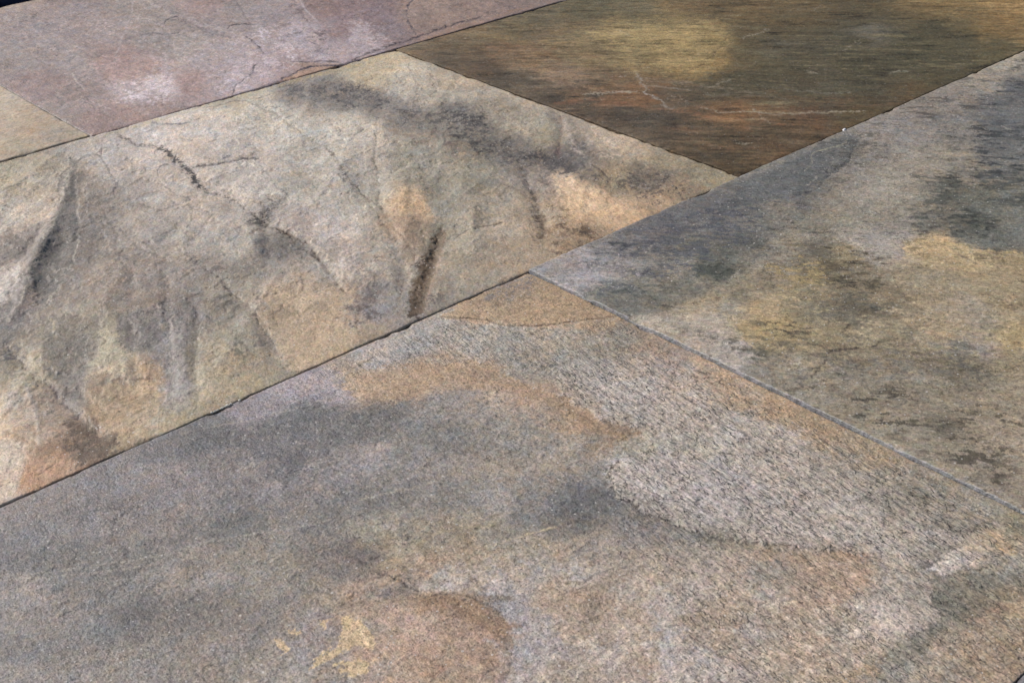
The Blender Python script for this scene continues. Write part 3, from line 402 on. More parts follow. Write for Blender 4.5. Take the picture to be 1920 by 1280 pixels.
SP('green', [(1550, 600), (1920, 540), (1960, 900), (1700, 800)], (160, 146, 112), .45, 30, 20, .1)
SP('green', [(1600, 240), (1700, 230), (1760, 300), (1700, 400), (1560, 400), (1560, 320)], (150, 142, 124), .5, 20, 16, .12)
SP('green', [(1840, 180), (1930, 120), (1950, 420), (1840, 340)], (70, 75, 80), .45, 14, 14, .06)
SP('green', [(1400, 600), (1640, 560), (1900, 700), (1940, 960), (1700, 830), (1480, 740)], (84, 78, 64), .6, 20, 16, .14)
SP('green', [(1450, 560), (1700, 520), (1920, 640), (1900, 800), (1600, 720)], (176, 160, 122), .5, 20, 16, .16)
L('green', [(1690, 488), (1652, 490), (1600, 474), (1552, 454), (1530, 444)], 1.5, (90, 80, 62), .6, 4, .0006)
L('green', [(1692, 470), (1730, 456), (1775, 458), (1850, 476), (1960, 480)], 1.5, (196, 168, 110), .6, 4)
L('brown', [(900, 70), (1000, 84), (1100, 76), (1200, 66), (1300, 60), (1380, 72)], 5, (150, 128, 84), .5, 6)
L('brown', [(1000, 44), (1100, 36), (1250, 30), (1380, 36)], 5, (88, 82, 64), .5, 6)
L('brown', [(1150, 100), (1220, 112), (1300, 106)], 6, (124, 104, 66), .5, 6)
L('brown', [(1380, 110), (1500, 120), (1650, 100), (1800, 96)], 5, (94, 84, 58), .5, 6)
L('brown', [(1440, 175), (1520, 192), (1600, 190)], 5, (112, 84, 58), .5, 6)
L('brown', [(1420, 40), (1560, 50), (1700, 30), (1840, 34)], 5, (112, 98, 62), .45, 6)
SP('brown', [(1120, 50), (1380, 40), (1370, 110), (1290, 140), (1140, 110)], (178, 150, 92), .55, 14, 14, .05)
SP('brown', [(1120, 50), (1380, 40), (1370, 110), (1290, 140), (1140, 110)], (96, 90, 66), .55, 14, 14, .14)
SP('brown', [(1350, 20), (1900, 10), (1900, 130), (1400, 200)], (60, 60, 46), .5, 14, 14, .08)
SP('brown', [(1350, 20), (1900, 10), (1800, 150), (1400, 240)], (118, 108, 78), .4, 14, 14, .2)
A('green', [(1660, 500), (1760, 480), (1960, 490), (1960, 700), (1800, 640), (1680, 580)], (152, 134, 100), .4, 14, 14)
A('green', [(1600, 720), (1960, 700), (1960, 960), (1760, 880)], (148, 134, 112), .4, 18, 14)
A('green', [(1540, 380), (1700, 300), (1800, 220), (1830, 240), (1780, 330), (1690, 410), (1600, 430)], (138, 131, 116), .4, 10, 12)
L('brown', [(1040, 196), (1120, 190), (1240, 204), (1340, 222)], 3, (142, 92, 62), .6, 4)
L('brown', [(1240, 240), (1320, 246), (1420, 240), (1500, 236)], 3, (132, 88, 58), .55, 4)
L('brown', [(900, 96), (960, 88), (1050, 96), (1120, 110)], 4, (140, 106, 78), .5, 5)
L('brown', [(1300, 276), (1380, 282), (1440, 276)], 2.5, (128, 92, 62), .5, 4)
L('brown', [(1460, 206), (1540, 204), (1620, 200), (1700, 192)], 3, (118, 86, 60), .5, 5)
L('brown', [(1200, 150), (1300, 158), (1400, 176), (1480, 190)], 2.5, (136, 126, 112), .5, 4)
# grey slab
MARK['grey'].append(('C', [(1030, 690), (1100, 684), (1200, 660), (1320, 690), (1500, 790), (1650, 850), (1800, 940), (1960, 1010), (1960, 1320), (1300, 1320), (1250, 1100), (1150, 1040), (1160, 960), (1140, 885), (1180, 856), (1230, 840), (1200, 800), (1120, 780), (1060, 740)], .85, 40))
MARK['grey'].append(('C', [(1030, 690), (1100, 684), (1200, 660), (1320, 690), (1500, 790), (1650, 850), (1800, 940), (1960, 1010), (1960, 1060), (1700, 1050), (1560, 1040), (1300, 1000), (1150, 930), (1140, 885), (1180, 856), (1230, 840), (1200, 800), (1120, 780), (1060, 740)], 1.25, 12))
MARK['grey'].append(('C', [(560, 720), (840, 600), (1000, 615), (1160, 600), (1260, 660), (1050, 690), (850, 680), (660, 690)], .95, 12))
A('grey', [(826, 597), (870, 560), (1000, 512), (1060, 545), (1160, 590), (1130, 598), (1060, 606), (1004, 614), (960, 612), (900, 600), (860, 598)], (158, 131, 92), .65, 2.5, 3, .0007)
L('grey', [(826, 594), (862, 598), (900, 600), (960, 612), (1004, 613), (1060, 606), (1130, 596), (1164, 590)], 1.5, (92, 72, 50), .85, 2, .0007)
SP('grey', [(920, 540), (1000, 516), (1010, 540), (960, 560), (900, 572)], (106, 102, 104), .7, 8, 8, -.1)
A('grey', [(640, 722), (662, 692), (720, 685), (850, 682), (960, 688), (930, 700), (980, 720), (1040, 738), (1100, 772), (1164, 816), (1136, 818), (1070, 786), (1000, 748), (900, 732), (820, 736), (735, 750), (672, 742)], (160, 130, 93), .55, 5, 8, -.0004)
L('grey', [(830, 712), (900, 712), (980, 730), (1040, 744)], 3, (176, 140, 104), .5, 5)
L('grey', [(1040, 748), (1080, 776), (1130, 806), (1166, 822)], 6, (122, 96, 64), .6, 4)
A('grey', [(1030, 690), (1100, 684), (1180, 690), (1300, 760), (1420, 800), (1560, 860), (1700, 930), (1860, 1010), (1880, 1060), (1780, 1066), (1700, 1050), (1560, 1038), (1480, 1024), (1400, 1020), (1300, 996), (1210, 966), (1156, 930), (1140, 888), (1180, 856), (1230, 840), (1190, 806), (1120, 784), (1060, 744)], (162, 152, 138), .42, 3, 3, .0007)
A('grey', [(1142, 888), (1166, 862), (1222, 852), (1300, 866), (1400, 912), (1500, 968), (1560, 1034), (1480, 1024), (1400, 1020), (1300, 996), (1210, 966), (1156, 930)], (168, 158, 148), .42, 2.0, 2, .0016)
L('grey', [(1400, 1024), (1300, 1000), (1250, 980), (1205, 965), (1158, 934), (1140, 890), (1164, 862), (1220, 850)], 1.7, (74, 68, 64), .85, 2)
A('grey', [(356, 806), (450, 794), (500, 782), (560, 768), (640, 755), (740, 758), (764, 790), (700, 842), (640, 832), (570, 880), (450, 842), (330, 850)], (84, 86, 88), .4, 6, 12, -.0003)
L('grey', [(380, 804), (460, 790), (540, 768), (600, 752)], 2, (150, 142, 132), .4, 3)
L('grey', [(600, 884), (660, 866), (704, 858), (742, 848)], 2.2, (150, 144, 140), .6, 4)
L('grey', [(566, 880), (600, 870), (636, 862)], 2.0, (156, 148, 144), .6, 3)
L('grey', [(-10, 1088), (70, 1082), (130, 1077), (220, 1069), (270, 1060), (330, 1046)], 2.4, (164, 154, 140), .75, 2, -.0005)
L('grey', [(-10, 1082), (60, 1074), (130, 1068), (220, 1055), (300, 1040), (360, 1022), (420, 1012)], 1.8, (146, 140, 128), .65, 2, -.0004)
L('grey', [(370, 1018), (420, 1008), (500, 996), (570, 986), (620, 975)], 1.6, (152, 146, 134), .7, 2, -.0004)
L('grey', [(498, 1012), (560, 990), (600, 980)], 1.4, (144, 142, 138), .6, 2)
L('grey', [(668, 940), (700, 932), (740, 924), (790, 912), (820, 902)], 1.8, (156, 148, 130), .7, 2, -.0004)
L('grey', [(700, 952), (780, 936), (850, 926), (900, 922)], 1.5, (140, 134, 118), .5, 3)
L('grey', [(868, 1052), (890, 1040), (920, 1024), (960, 1010), (1040, 992)], 2.0, (174, 160, 124), .7, 2, -.0005)
L('grey', [(820, 1002), (860, 994), (930, 986)], 2.2, (152, 140, 108), .6, 3)
L('grey', [(694, 1078), (720, 1082), (745, 1090), (768, 1102), (790, 1110)], 2.35, (70, 66, 66), .85, 1.5, .0012)
L('grey', [(790, 1122), (820, 1116), (850, 1112), (876, 1117), (912, 1130), (936, 1150)], 2.35, (78, 66, 56), .85, 1.5, .0012)
L('grey', [(776, 1106), (840, 1090), (900, 1078)], 4, (170, 162, 150), .5, 4, -.0006)
L('grey', [(650, 1144), (720, 1116), (770, 1106)], 2.5, (104, 98, 88), .6, 3, .0006)
A('grey', [(786, 1120), (840, 1114), (890, 1124), (932, 1146), (950, 1172), (960, 1214), (940, 1224), (918, 1184), (870, 1162), (820, 1156), (796, 1142)], (136, 106, 72), .8, 4, 5)
A('grey', [(660, 1130), (780, 1120), (860, 1160), (930, 1190), (955, 1225), (940, 1280), (820, 1300), (700, 1220)], (164, 136, 110), .35, 5, 8, .0006)
for pg in ([(646, 1164), (682, 1164), (688, 1186), (702, 1206), (700, 1218), (670, 1214), (640, 1228), (586, 1248), (594, 1230), (632, 1214), (640, 1190)], [(640, 1242), (690, 1240), (694, 1262), (660, 1272), (636, 1262)],
           [(544, 1182), (566, 1178), (570, 1190), (552, 1194)], [(508, 1204), (530, 1204), (542, 1216), (530, 1226), (520, 1216)], [(596, 1166), (618, 1166), (612, 1178), (600, 1178)]):
    A('grey', pg, (196, 168, 116), .95, 3, 7)
A('grey', [(1470, 1064), (1600, 1062), (1656, 1088), (1630, 1118), (1560, 1166), (1480, 1140), (1440, 1100)], (158, 127, 92), .4, 10, 12)
A('grey', [(1750, 1084), (1960, 1066), (1960, 1110), (1800, 1164), (1752, 1140)], (106, 103, 86), .5, 7, 10)
A('grey', [(1630, 1130), (1744, 1088), (1750, 1130), (1764, 1164), (1700, 1194), (1636, 1196), (1662, 1156)], (182, 168, 156), .5, 5, 8, .0006)
A('grey', [(1672, 1196), (1770, 1168), (1744, 1212), (1664, 1256), (1640, 1244)], (108, 104, 90), .5, 7, 9)
A('grey', [(1052, 934), (1140, 908), (1164, 946), (1100, 986), (1036, 974)], (78, 80, 80), .45, 10, 12)
A('grey', [(650, 1010), (720, 1010), (700, 1066), (640, 1060)], (92, 84, 78), .4, 10, 12)
A('grey', [(1380, 1000), (1290, 990), (1380, 1030), (1500, 1034), (1480, 1026)], (104, 100, 82), .5, 6, 8)
L('grey', [(1718, 937), (1742, 934), (1766, 928)], 1.6, (70, 60, 50), .8, 1.5, .0006)
L('grey', [(1720, 952), (1752, 972), (1786, 994), (1812, 1014)], 4, (84, 76, 66), .7, 4, .0010)
L('grey', [(1640, 1060), (1660, 1112), (1620, 1146)], 4, (116, 112, 100), .5, 5)
L('grey', [(1120, 1120), (1160, 1110), (1130, 1150), (1100, 1190)], 7, (138, 110, 80), .5, 8)
A('grey', [(1280, 1010), (1500, 1060), (1700, 1060), (1760, 1090), (1700, 1200), (1560, 1290), (1000, 1290), (980, 1140), (1120, 1060)], (166, 152, 134), .4, 14, 14)
SP('grey', [(1000, 1200), (1400, 1100), (1700, 1140), (1600, 1280), (1000, 1290)], (190, 176, 158), .4, 30, 16, .1)
SP('grey', [(-20, 900), (500, 800), (900, 850), (1000, 980), (400, 1100), (-20, 1120)], (84, 84, 86), .45, 40, 16, .08)
SP('grey', [(-20, 1120), (500, 1060), (640, 1100), (500, 1290), (-20, 1290)], (92, 90, 86), .4, 40, 16, .1)
L('grey', [(558, 832), (574, 832), (582, 834)], 3, (196, 184, 174), .8, 2)
# hairline cleft cracks the stone is full of
hr = np.random.default_rng(21)
for t, (x0, x1, y0, y1), nn, ang in (('pink', (20, 900, 5, 210), 40, .45), ('big', (10, 1250, 190, 800), 110, .5), ('green', (1150, 1900, 180, 880), 50, -.1), ('brown', (850, 1900, 20, 280), 40, .02), ('grey', (40, 1880, 620, 1260), 90, .6)):
    for i in range(nn):
        x = hr.uniform(x0, x1); y = hr.uniform(y0, y1); a = ang + hr.normal(0, .7 if t == 'big' else .35); pts_ = [(x, y)]; n_ = hr.integers(2, 6)
        for k in range(n_):
            a += hr.normal(0, .35); st_ = hr.uniform(5, 14); x += st_*math.cos(a); y += st_*.8*math.sin(a); pts_.append((x, y))
        dk = hr.random() < .65
        L(t, pts_, hr.uniform(.7, 1.4), (96, 88, 82) if dk else (178, 170, 158), hr.uniform(.3, .6), 3, .0005 if dk else -.0003)


# ------------------------------------------------------------------ material
def slate(name, ang=0., stretch=1., crack=0., grain=1., streak=0., rough=.55, speck=0.3, cs=300., bump=1.0, spec=.38, dots=1.):
    m = bpy.data.materials.new(name); m.use_nodes = True; n = m.node_tree; N = n.nodes; K_ = n.links.new
    N.clear()
    def nd(t, **kw):
        o = N.new(t)
        for a, b in kw.items(): setattr(o, a, b)
        return o
    def math_(op, a, b=None, c=None):
        o = nd('ShaderNodeMath', operation=op)
        for i, q in enumerate((a, b, c)):
            if q is None: continue
            if isinstance(q, (int, float)): o.inputs[i].default_value = q
            else: K_(q, o.inputs[i])
        return o.outputs[0]
    out = nd('ShaderNodeOutputMaterial'); bs = nd('ShaderNodeBsdfPrincipled'); K_(bs.outputs[0], out.inputs[0])
    tc = nd('ShaderNodeTexCoord').outputs['Object']
    mp = nd('ShaderNodeMapping'); mp.inputs['Rotation'].default_value = (0, 0, -ang); K_(tc, mp.inputs[0])
    mp2 = nd('ShaderNodeMapping'); mp2.inputs['Scale'].default_value = (1/stretch, 1, 1); K_(mp.outputs[0], mp2.inputs[0])
    ac = nd('ShaderNodeAttribute', attribute_name='col'); fx = nd('ShaderNodeAttribute', attribute_name='fx')
    sx = nd('ShaderNodeSeparateColor'); K_(fx.outputs['Color'], sx.inputs[0])
    def noise(v, s, d=4, r=.6, dist=0.):
        o = nd('ShaderNodeTexNoise'); K_(v, o.inputs['Vector']); o.inputs['Scale'].default_value = s
        o.inputs['Detail'].default_value = d; o.inputs['Roughness'].default_value = r; o.inputs['Distortion'].default_value = dist; return o
    g1 = noise(mp2.outputs[0], 420, 4, .65); g2 = noise(mp2.outputs[0], 110, 5, .62, .3); g3 = noise(tc, 750, 3, .75)
    mp3 = nd('ShaderNodeMapping'); mp3.inputs['Scale'].default_value = (1/(stretch*5), 1, 1); K_(mp.outputs[0], mp3.inputs[0])
    st = noise(mp3.outputs[0], 260, 4, .65)
    # wrinkled cleavage: thin broken furrows running along the grain
    wn = noise(mp.outputs[0], 60, 3, .55)
    wv = nd('ShaderNodeVectorMath', operation='MULTIPLY_ADD'); K_(wn.outputs['Color'], wv.inputs[0]); wv.inputs[1].default_value = (.0028,)*3; K_(mp.outputs[0], wv.inputs[2])
    ms = nd('ShaderNodeMapping'); ms.inputs['Scale'].default_value = (.24, 1, 1); K_(wv.outputs[0], ms.inputs[0])
    ms2 = nd('ShaderNodeMapping'); ms2.inputs['Rotation'].default_value = (0, 0, .5); ms2.inputs['Scale'].default_value = (.35, 1, 1); K_(wv.outputs[0], ms2.inputs[0])
    def ridge(vec, s_, wd):
        q = noise(vec, s_, 2, .5)
        e = nd('ShaderNodeMapRange', interpolation_type='SMOOTHSTEP'); K_(math_('ABSOLUTE', math_('SUBTRACT', q.outputs[0], .5)), e.inputs[0]); e.inputs[1].default_value = 0; e.inputs[2].default_value = wd
        return math_('SUBTRACT', 1, e.outputs[0]), q.outputs[0]
    ra, qa = ridge(ms.outputs[0], cs, .024); rb, qb = ridge(ms2.outputs[0], cs*1.1, .026)
    brk = nd('ShaderNodeMapRange', interpolation_type='SMOOTHSTEP'); K_(noise(ms.outputs[0], 150, 3, .7).outputs[0], brk.inputs[0]); brk.inputs[1].default_value = .36; brk.inputs[2].default_value = .58
    brk2 = nd('ShaderNodeMapRange', interpolation_type='SMOOTHSTEP'); K_(noise(ms2.outputs[0], 170, 3, .7).outputs[0], brk2.inputs[0]); brk2.inputs[1].default_value = .46; brk2.inputs[2].default_value = .62
    crk = math_('MULTIPLY', math_('MAXIMUM', math_('MULTIPLY', ra, brk.outputs[0]), math_('MULTIPLY', rb, brk2.outputs[0])), sx.outputs[0])
    # colour
    v = math_('ADD', math_('MULTIPLY', math_('SUBTRACT', g1.outputs[0], .5), 2.0*grain), math_('MULTIPLY', math_('SUBTRACT', g2.outputs[0], .5), .7*grain))
    v = math_('ADD', v, math_('MULTIPLY', math_('SUBTRACT', st.outputs[0], .5), streak))
    v = math_('ADD', v, math_('MULTIPLY', math_('SUBTRACT', g3.outputs[0], .5), 2.2*grain))
    v = math_('ADD', math_('MULTIPLY', math_('MULTIPLY', v, 1.0), sx.outputs[1]), 1.0)
    v = math_('MULTIPLY', v, math_('SUBTRACT', 1, math_('MULTIPLY', crk, .62*crack)))
    c1 = nd('ShaderNodeVectorMath', operation='SCALE'); K_(ac.outputs['Color'], c1.inputs[0]); K_(v, c1.inputs['Scale'])
    # faint hue wander
    hn = noise(mp2.outputs[0], 170, 3, .7)
    hv = nd('ShaderNodeVectorMath', operation='MULTIPLY_ADD'); K_(hn.outputs['Color'], hv.inputs[0]); hv.inputs[1].default_value = (.32, .24, .40); hv.inputs[2].default_value = (.84, .88, .80)
    c2 = nd('ShaderNodeVectorMath', operation='MULTIPLY'); K_(c1.outputs[0], c2.inputs[0]); K_(hv.outputs[0], c2.inputs[1])
    # mineral specks; the pale dots paint in mica glitter
    sk = nd('ShaderNodeMapRange'); K_(g3.outputs[0], sk.inputs[0]); sk.inputs[1].default_value = .63; sk.inputs[2].default_value = .76
    mx = nd('ShaderNodeMix', data_type='RGBA'); K_(math_('MULTIPLY', sk.outputs[0], speck), mx.inputs[0]); K_(c2.outputs[0], mx.inputs[6]); mx.inputs[7].default_value = (.62, .58, .56, 1)
    vp = nd('ShaderNodeTexVoronoi', feature='F1'); vp.inputs['Scale'].default_value = 330; K_(tc, vp.inputs['Vector'])
    vc = nd('ShaderNodeSeparateColor'); K_(vp.outputs['Color'], vc.inputs[0])
    dot = math_('LESS_THAN', vp.outputs['Distance'], math_('MULTIPLY_ADD', vc.outputs[1], .22, .10))
    mb = nd('ShaderNodeMix', data_type='RGBA'); K_(math_('MULTIPLY', math_('MULTIPLY', dot, math_('GREATER_THAN', vc.outputs[0], .87)), .55*dots), mb.inputs[0]); K_(mx.outputs[2], mb.inputs[6]); mb.inputs[7].default_value = (.66, .62, .58, 1)
    md = nd('ShaderNodeMix', data_type='RGBA'); K_(math_('MULTIPLY', math_('MULTIPLY', dot, math_('LESS_THAN', vc.outputs[0], .22)), .6), md.inputs[0]); K_(mb.outputs[2], md.inputs[6]); md.inputs[7].default_value = (.05, .045, .045, 1)
    K_(md.outputs[2], bs.inputs['Base Color'])
    # relief
    h = math_('MULTIPLY', g1.outputs[0], .0010*grain)
    h = math_('ADD', h, math_('MULTIPLY', g2.outputs[0], .0009*grain))
    h = math_('ADD', h, math_('MULTIPLY', g3.outputs[0], .00032*grain))
    h = math_('ADD', h, math_('MULTIPLY', st.outputs[0], .0012*streak))
    h = math_('MULTIPLY', h, sx.outputs[1])
    hc = math_('ADD', math_('MULTIPLY', crk, -.0006*crack), math_('MULTIPLY', math_('MULTIPLY', math_('ADD', qa, qb), .0015*crack), sx.outputs[0]))
    h = math_('ADD', h, hc)
    bp = nd('ShaderNodeBump'); bp.inputs['Strength'].default_value = bump; bp.inputs['Distance'].default_value = 1.0; K_(h, bp.inputs['Height']); K_(bp.outputs[0], bs.inputs['Normal'])
    r = math_('ADD', math_('MULTIPLY', math_('SUBTRACT', g2.outputs[0], .5), .5), rough)
    K_(r, bs.inputs['Roughness']); bs.inputs['Specular IOR Level'].default_value = spec
    return m
MAT = dict(
 grey  = slate('grey slate', plane_dir(1400, 880, 10, 6.5), 1.15, 1.0, .95, .10, .50, .2, 205, spec=.5),
 green = slate('green slate', plane_dir(1600, 600, 10, 0.9), 1.5, 0.3, .8, .25, .55, .25, 260),
 big   = slate('cream slate', plane_dir(600, 400, 3, 10), 1.25, .2, .62, .2, .52, .2, 240, spec=.45),
 brown = slate('brown slate', plane_dir(1350, 180, 10, 0.1), 1.8, .1, .75, .7, .7, .12, 260, spec=.2, dots=.4),
 cream = slate('pale slate', plane_dir(60, 240, 10, -2), 1.5, .1, .5, .3, .6, .08, 260),
 pink  = slate('pink slate', plane_dir(400, 100, 10, 4), 1.3, .2, .7, .25, .48, .4, 260, spec=.5),
 corner= slate('blue slate', 0., 1.3, .2, .8, .2, .6, .2, 260),
)

# ------------------------------------------------------------------ build a slab
def build_slab(key, name):
    u0, u1, v0, v1, z0, tu, tv, s, win = SLAB[key]
    sd = sorted(SLAB).index(key) + 1
    au = axis(u0, u1, win[0], win[1], s); av = axis(v0, v1, win[2], win[3], s)
    U, V = np.meshgrid(au, av); U = U.astype(np.float64); V = V.astype(np.float64)
    # irregular sawn edges: push the outline in and out a little
    dU0, dU1, dV0, dV1 = U-u0, u1-U, V-v0, v1-V
    def ew(a, sdd): return .0013*fbm(a, a*0+3.3, 9, 4, sdd) + .0016*fbm(a, a*0+1.3, 45, 4, sdd+5)
    f = lambda d: np.exp(-d/.012)
    U = U + (ew(V, sd)*f(dU0) + ew(V, sd+2)*f(dU1)); V = V + (ew(U, sd+4)*f(dV0) + ew(U, sd+7)*f(dV1))
    X, Y = U, V
    n1 = fbm(X, Y, 4, 4, sd); n1b = fbm(X, Y, 4, 4, sd+20)
    n2 = fbm(X, Y, 16, 4, sd+3); n2b = fbm(X, Y, 16, 4, sd+23)
    n4 = fbm(X, Y, 210, 3, sd+41, .75); n4b = fbm(X, Y, 190, 3, sd+47, .75)
    n3 = fbm(X, Y, 60, 4, sd+6, .6); n3b = fbm(X, Y, 55, 4, sd+26, .6)
    ga, gs, gw, gl = GRAIN[key]; gx, gy = math.cos(ga), math.sin(ga)
    sa, ta = X*gx+Y*gy, -X*gy+Y*gx
    nS1 = fbm(sa/gs, ta, 38, 4, sd+51, .7); nS2 = fbm(sa/gs, ta, 150, 3, sd+57, .7)
    dS = gw*(nS1+.5*nS2); qX = X+gx*dS; qY = Y+gy*dS
    px, py = chart(qX + .014*n1 + .012*n2 + .009*n3 + .009*n4, qY + .014*n1b + .012*n2b + .009*n3b + .009*n4b)      # warped chart for soft colour
    # base colour: smooth interpolation between survey points
    pts = COL[key]; acc = np.zeros(X.shape+(3,), np.float32); wsum = np.full(X.shape, 1e-12, np.float32)
    lc = desat(lin(pts[:, 2:5])); cm, tn = TONE[key]; lc = (lc + (lc.mean(0)-lc)*cm)*np.array(tn, np.float32)
    qx = np.clip(px, -300, 2300).astype(np.float32); qy = np.clip(py, -200, 1500).astype(np.float32)
    for (cx, cy), c in zip(pts[:, :2], lc):
        d2 = (qx-cx)**2 + (1.5*(qy-cy))**2 + 240.
        wt = 1/(d2*d2*np.sqrt(d2))*1e6; wsum += wt; acc += wt[..., None]*c
    col = acc/wsum[..., None]
    sn = lambda q: q/(q.std()+1e-6)
    z2, z3, z4, zS1, zS2 = sn(n2), sn(n3), sn(n4), sn(nS1), sn(nS2)
    lum_c = 1 + .025*z2 + .06*z3 + .10*z4 + gl*.22*(zS1+.8*zS2)
    # cleft layers: crisp ragged terraces, each sheet with its own tone
    ter = (fbm(qX, qY, 2.6, 6, sd+11, .6))*6; ter2 = (fbm(X+.5*(qX-X), Y+.5*(qY-Y), 8, 5, sd+13, .62))*3.5
    l1 = np.floor(ter); l2 = np.floor(ter2); f1 = ter-l1; f2 = ter2-l2
    tone = lambda l, q: VAL[(l.astype(np.int32)*37+q) & 4095]*2-1
    lay = .10*tone(l1, 5) + .07*tone(l2, 9) + .10*np.exp(-(f1/.035)**2)*tone(l1, 15) + .08*np.exp(-(f2/.05)**2)*tone(l2, 19)
    lum_c = lum_c*(1+LAYER[key]*lay)
    kk = {'green': .7, 'brown': .8}.get(key, .3); fl = sn((z3*.8+z2*.5)*(1-kk)+zS1*kk + .75*(z4*(1-kk)+zS2*kk))
    zone = smooth(-.25, .35, n1b+.5*n2b)
    mD = smooth(.75, 1.15, fl)*zone; mL = smooth(.9, 1.5, -fl)
    lum_c = lum_c*(1 - MOT[key]*1.0*mD + MOT[key]*.6*mL)
    col = col*lum_c[..., None]
    col = col*(1 + np.stack([.04*n1+.05*n2b+.10*n3b+.08*n4b, .0*n1, -.05*n1-.05*n2b-.12*n3b-.10*n4b], -1))
    # exact chart with fine ragging, for marks
    ex, ey = chart(X+.35*gx*dS, Y+.35*gy*dS); rg = (n3*.55 + n2*.35 + n4*.4); rgx = n3b*.55 + n2b*.35 + n4b*.4
    rel = {'big': 2.3, 'pink': 1.3}.get(key, 1.0); H = rel*(.0022*n1 + .0009*n2) + .0003*n3
    if key == 'big':
        nF = fbm(sa/3.5, ta, 7, 4, sd+71, .5); fold = 1-np.abs(nF)*2.2; H = H + .0032*fold; col = col*(1+.13*(fold-.4))[..., None]  # fold shading also put into the colour: crests lighter, hollows darker
    H = H + LAYER[key]*(.0011*(l1 + smooth(.0, .05, f1) - ter) + .0005*(l2 + smooth(0, .07, f2) - ter2) + .0004*ter)
    fx = np.zeros(X.shape+(4,), np.float32); fx[..., 1] = 1; fx[..., 3] = 1
    fx[..., 0] = {'grey': 0.10, 'green': .5, 'big': .4, 'brown': .2}.get(key, .4)
    k_ = {'green': .75, 'brown': .8, 'pink': .3, 'big': .25, 'grey': .3}.get(key, .3)
    nMid = sn(z3*(1-k_)+zS1*k_); nFine = sn(z4*(1-k_)+zS2*k_)
    for mk in MARK[key]:
        pl = mk[1]; xs = [p[0] for p in pl]; ys = [p[1] for p in pl]
        mg = 90
        sel = (ex > min(xs)-mg) & (ex < max(xs)+mg) & (ey > min(ys)-mg) & (ey < max(ys)+mg)
        if not sel.any(): continue
        x, y, r, r2, m3, m4 = ex[sel], ey[sel], rg[sel], rgx[sel], nMid[sel], nFine[sel]
        if mk[0] == 'L':
            _, _, wd, c, op, rag, dep = mk
            d, t, _ = seg_dist(x+rag*r*2.2, y+rag*r2*2.2, pl)
            tp = smooth(0, .12, t)*smooth(0, .12, 1-t)*.75 + .25
            ww = wd*(.55+.45*tp)*np.clip(1+.22*m3+.18*m4, .15, 2)
            m = np.clip(1 - smooth(.35, 1.25, d/np.maximum(ww, .2)), 0, 1)
            if wd >= 2.4: m = np.exp(-(d/(.8*np.maximum(ww, .3)))**2)*(.25 + .85*smooth(-.9, .9, m4*.8+m3*.5))
            m *= np.clip(.80 + 1.1*r2, .1, 1)
            if c is not None:
                if key == 'pink': op = min(1, op*1.3)
                col[sel] = col[sel] + (desat(lin(c))-col[sel])*(m*op)[:, None]
                if wd >= 2.4 and dep > 0:
                    m2 = (1-smooth(.1, .34, d/np.maximum(ww, .4)))*smooth(-.6, .6, m4); col[sel] = col[sel]*(1-.5*op*m2)[:, None]
            H[sel] -= dep*m
        elif mk[0] == 'V':
            d, t, _ = seg_dist(x+5*r, y+5*r2, pl); H[sel] -= mk[3]*np.exp(-(d/mk[2])**2)*smooth(0, .2, t)*smooth(0, .2, 1-t)
        elif mk[0] == 'C':
            d, t, ins = seg_dist(x+r*6, y+r2*6, pl, True)
            sdv = np.where(ins, d, -d); m = smooth(-mk[3], mk[3], sdv+10*r)
            fx[..., 0][sel] = fx[..., 0][sel]*(1-m) + mk[2]*m
        else:
            _, _, c, op, soft, rag, ex_ = mk
            d, t, ins = seg_dist(x+2.0*rag*r, y+2.0*rag*r2, pl, True)
            sdv = np.where(ins, d, -d) + rag*.8*r + min(rag, 4)*.25*m4
            m = smooth(-soft*.45, soft*.45, sdv)
            if not ex_: op = op*(.8 if key == 'grey' else .72)
            if mk[0] == 'S': m = smooth(-soft*2.2, soft*2.2, sdv); m = np.clip(m*1.6, 0, 1)*smooth(-.35, .35, m3*.7+m4*.7-5*ex_-2.2*(1-m)); lift = 0
            else: lift = ex_
            if c is not None: col[sel] = col[sel] + (desat(lin(c))*lum_c[sel][:, None]-col[sel])*(m*op)[:, None]
            if lift:
                H[sel] += lift*smooth(-1.6, 1.6, sdv)
    # edge wear: rounded arris with chips
    de = np.minimum(np.minimum(dU0, dU1), np.minimum(dV0, dV1))
    chip = np.clip(fbm(X, Y, 22, 4, sd+31)-.12, 0, 1)*2.2
    flat = np.exp(-de/.05)
    H = H*(1-.8*flat)
    H = H - .0010*np.exp(-de/.0016) - .0048*chip*np.exp(-de/.0055)
    Z = z0 + tu*(U-(u0+u1)/2) + tv*(V-(v0+v1)/2) + H
    if key == 'pink':       # joint shadow painted dark along its left edge
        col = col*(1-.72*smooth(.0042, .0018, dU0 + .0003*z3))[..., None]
    if key == 'green':      # skylit left edge, put into the colour as a pale line
        m = smooth(.0017, .0008, dU0 + .0004*z3); col = col + (desat(lin((146, 150, 158)))-col)*m[..., None]*.9
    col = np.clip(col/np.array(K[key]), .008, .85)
    # mesh: top grid + skirt + underside
    ny, nx = U.shape; top = np.stack([U*S, V*S, Z*S], -1).reshape(-1, 3)
    idx = np.arange(nx*ny).reshape(ny, nx)
    ring = np.concatenate([idx[0, :], idx[1:, -1], idx[-1, -2::-1], idx[-2:0:-1, 0]])
    bot = top[ring].copy(); bot[:, 2] = -TH_SLAB*S
    bi = nx*ny + np.arange(len(ring))
    q = np.stack([idx[:-1, :-1], idx[:-1, 1:], idx[1:, 1:], idx[1:, :-1]], -1).reshape(-1, 4)
    r1 = np.roll(ring, -1); b1 = np.roll(bi, -1)
    sk = np.stack([ring, bi, b1, r1], -1)
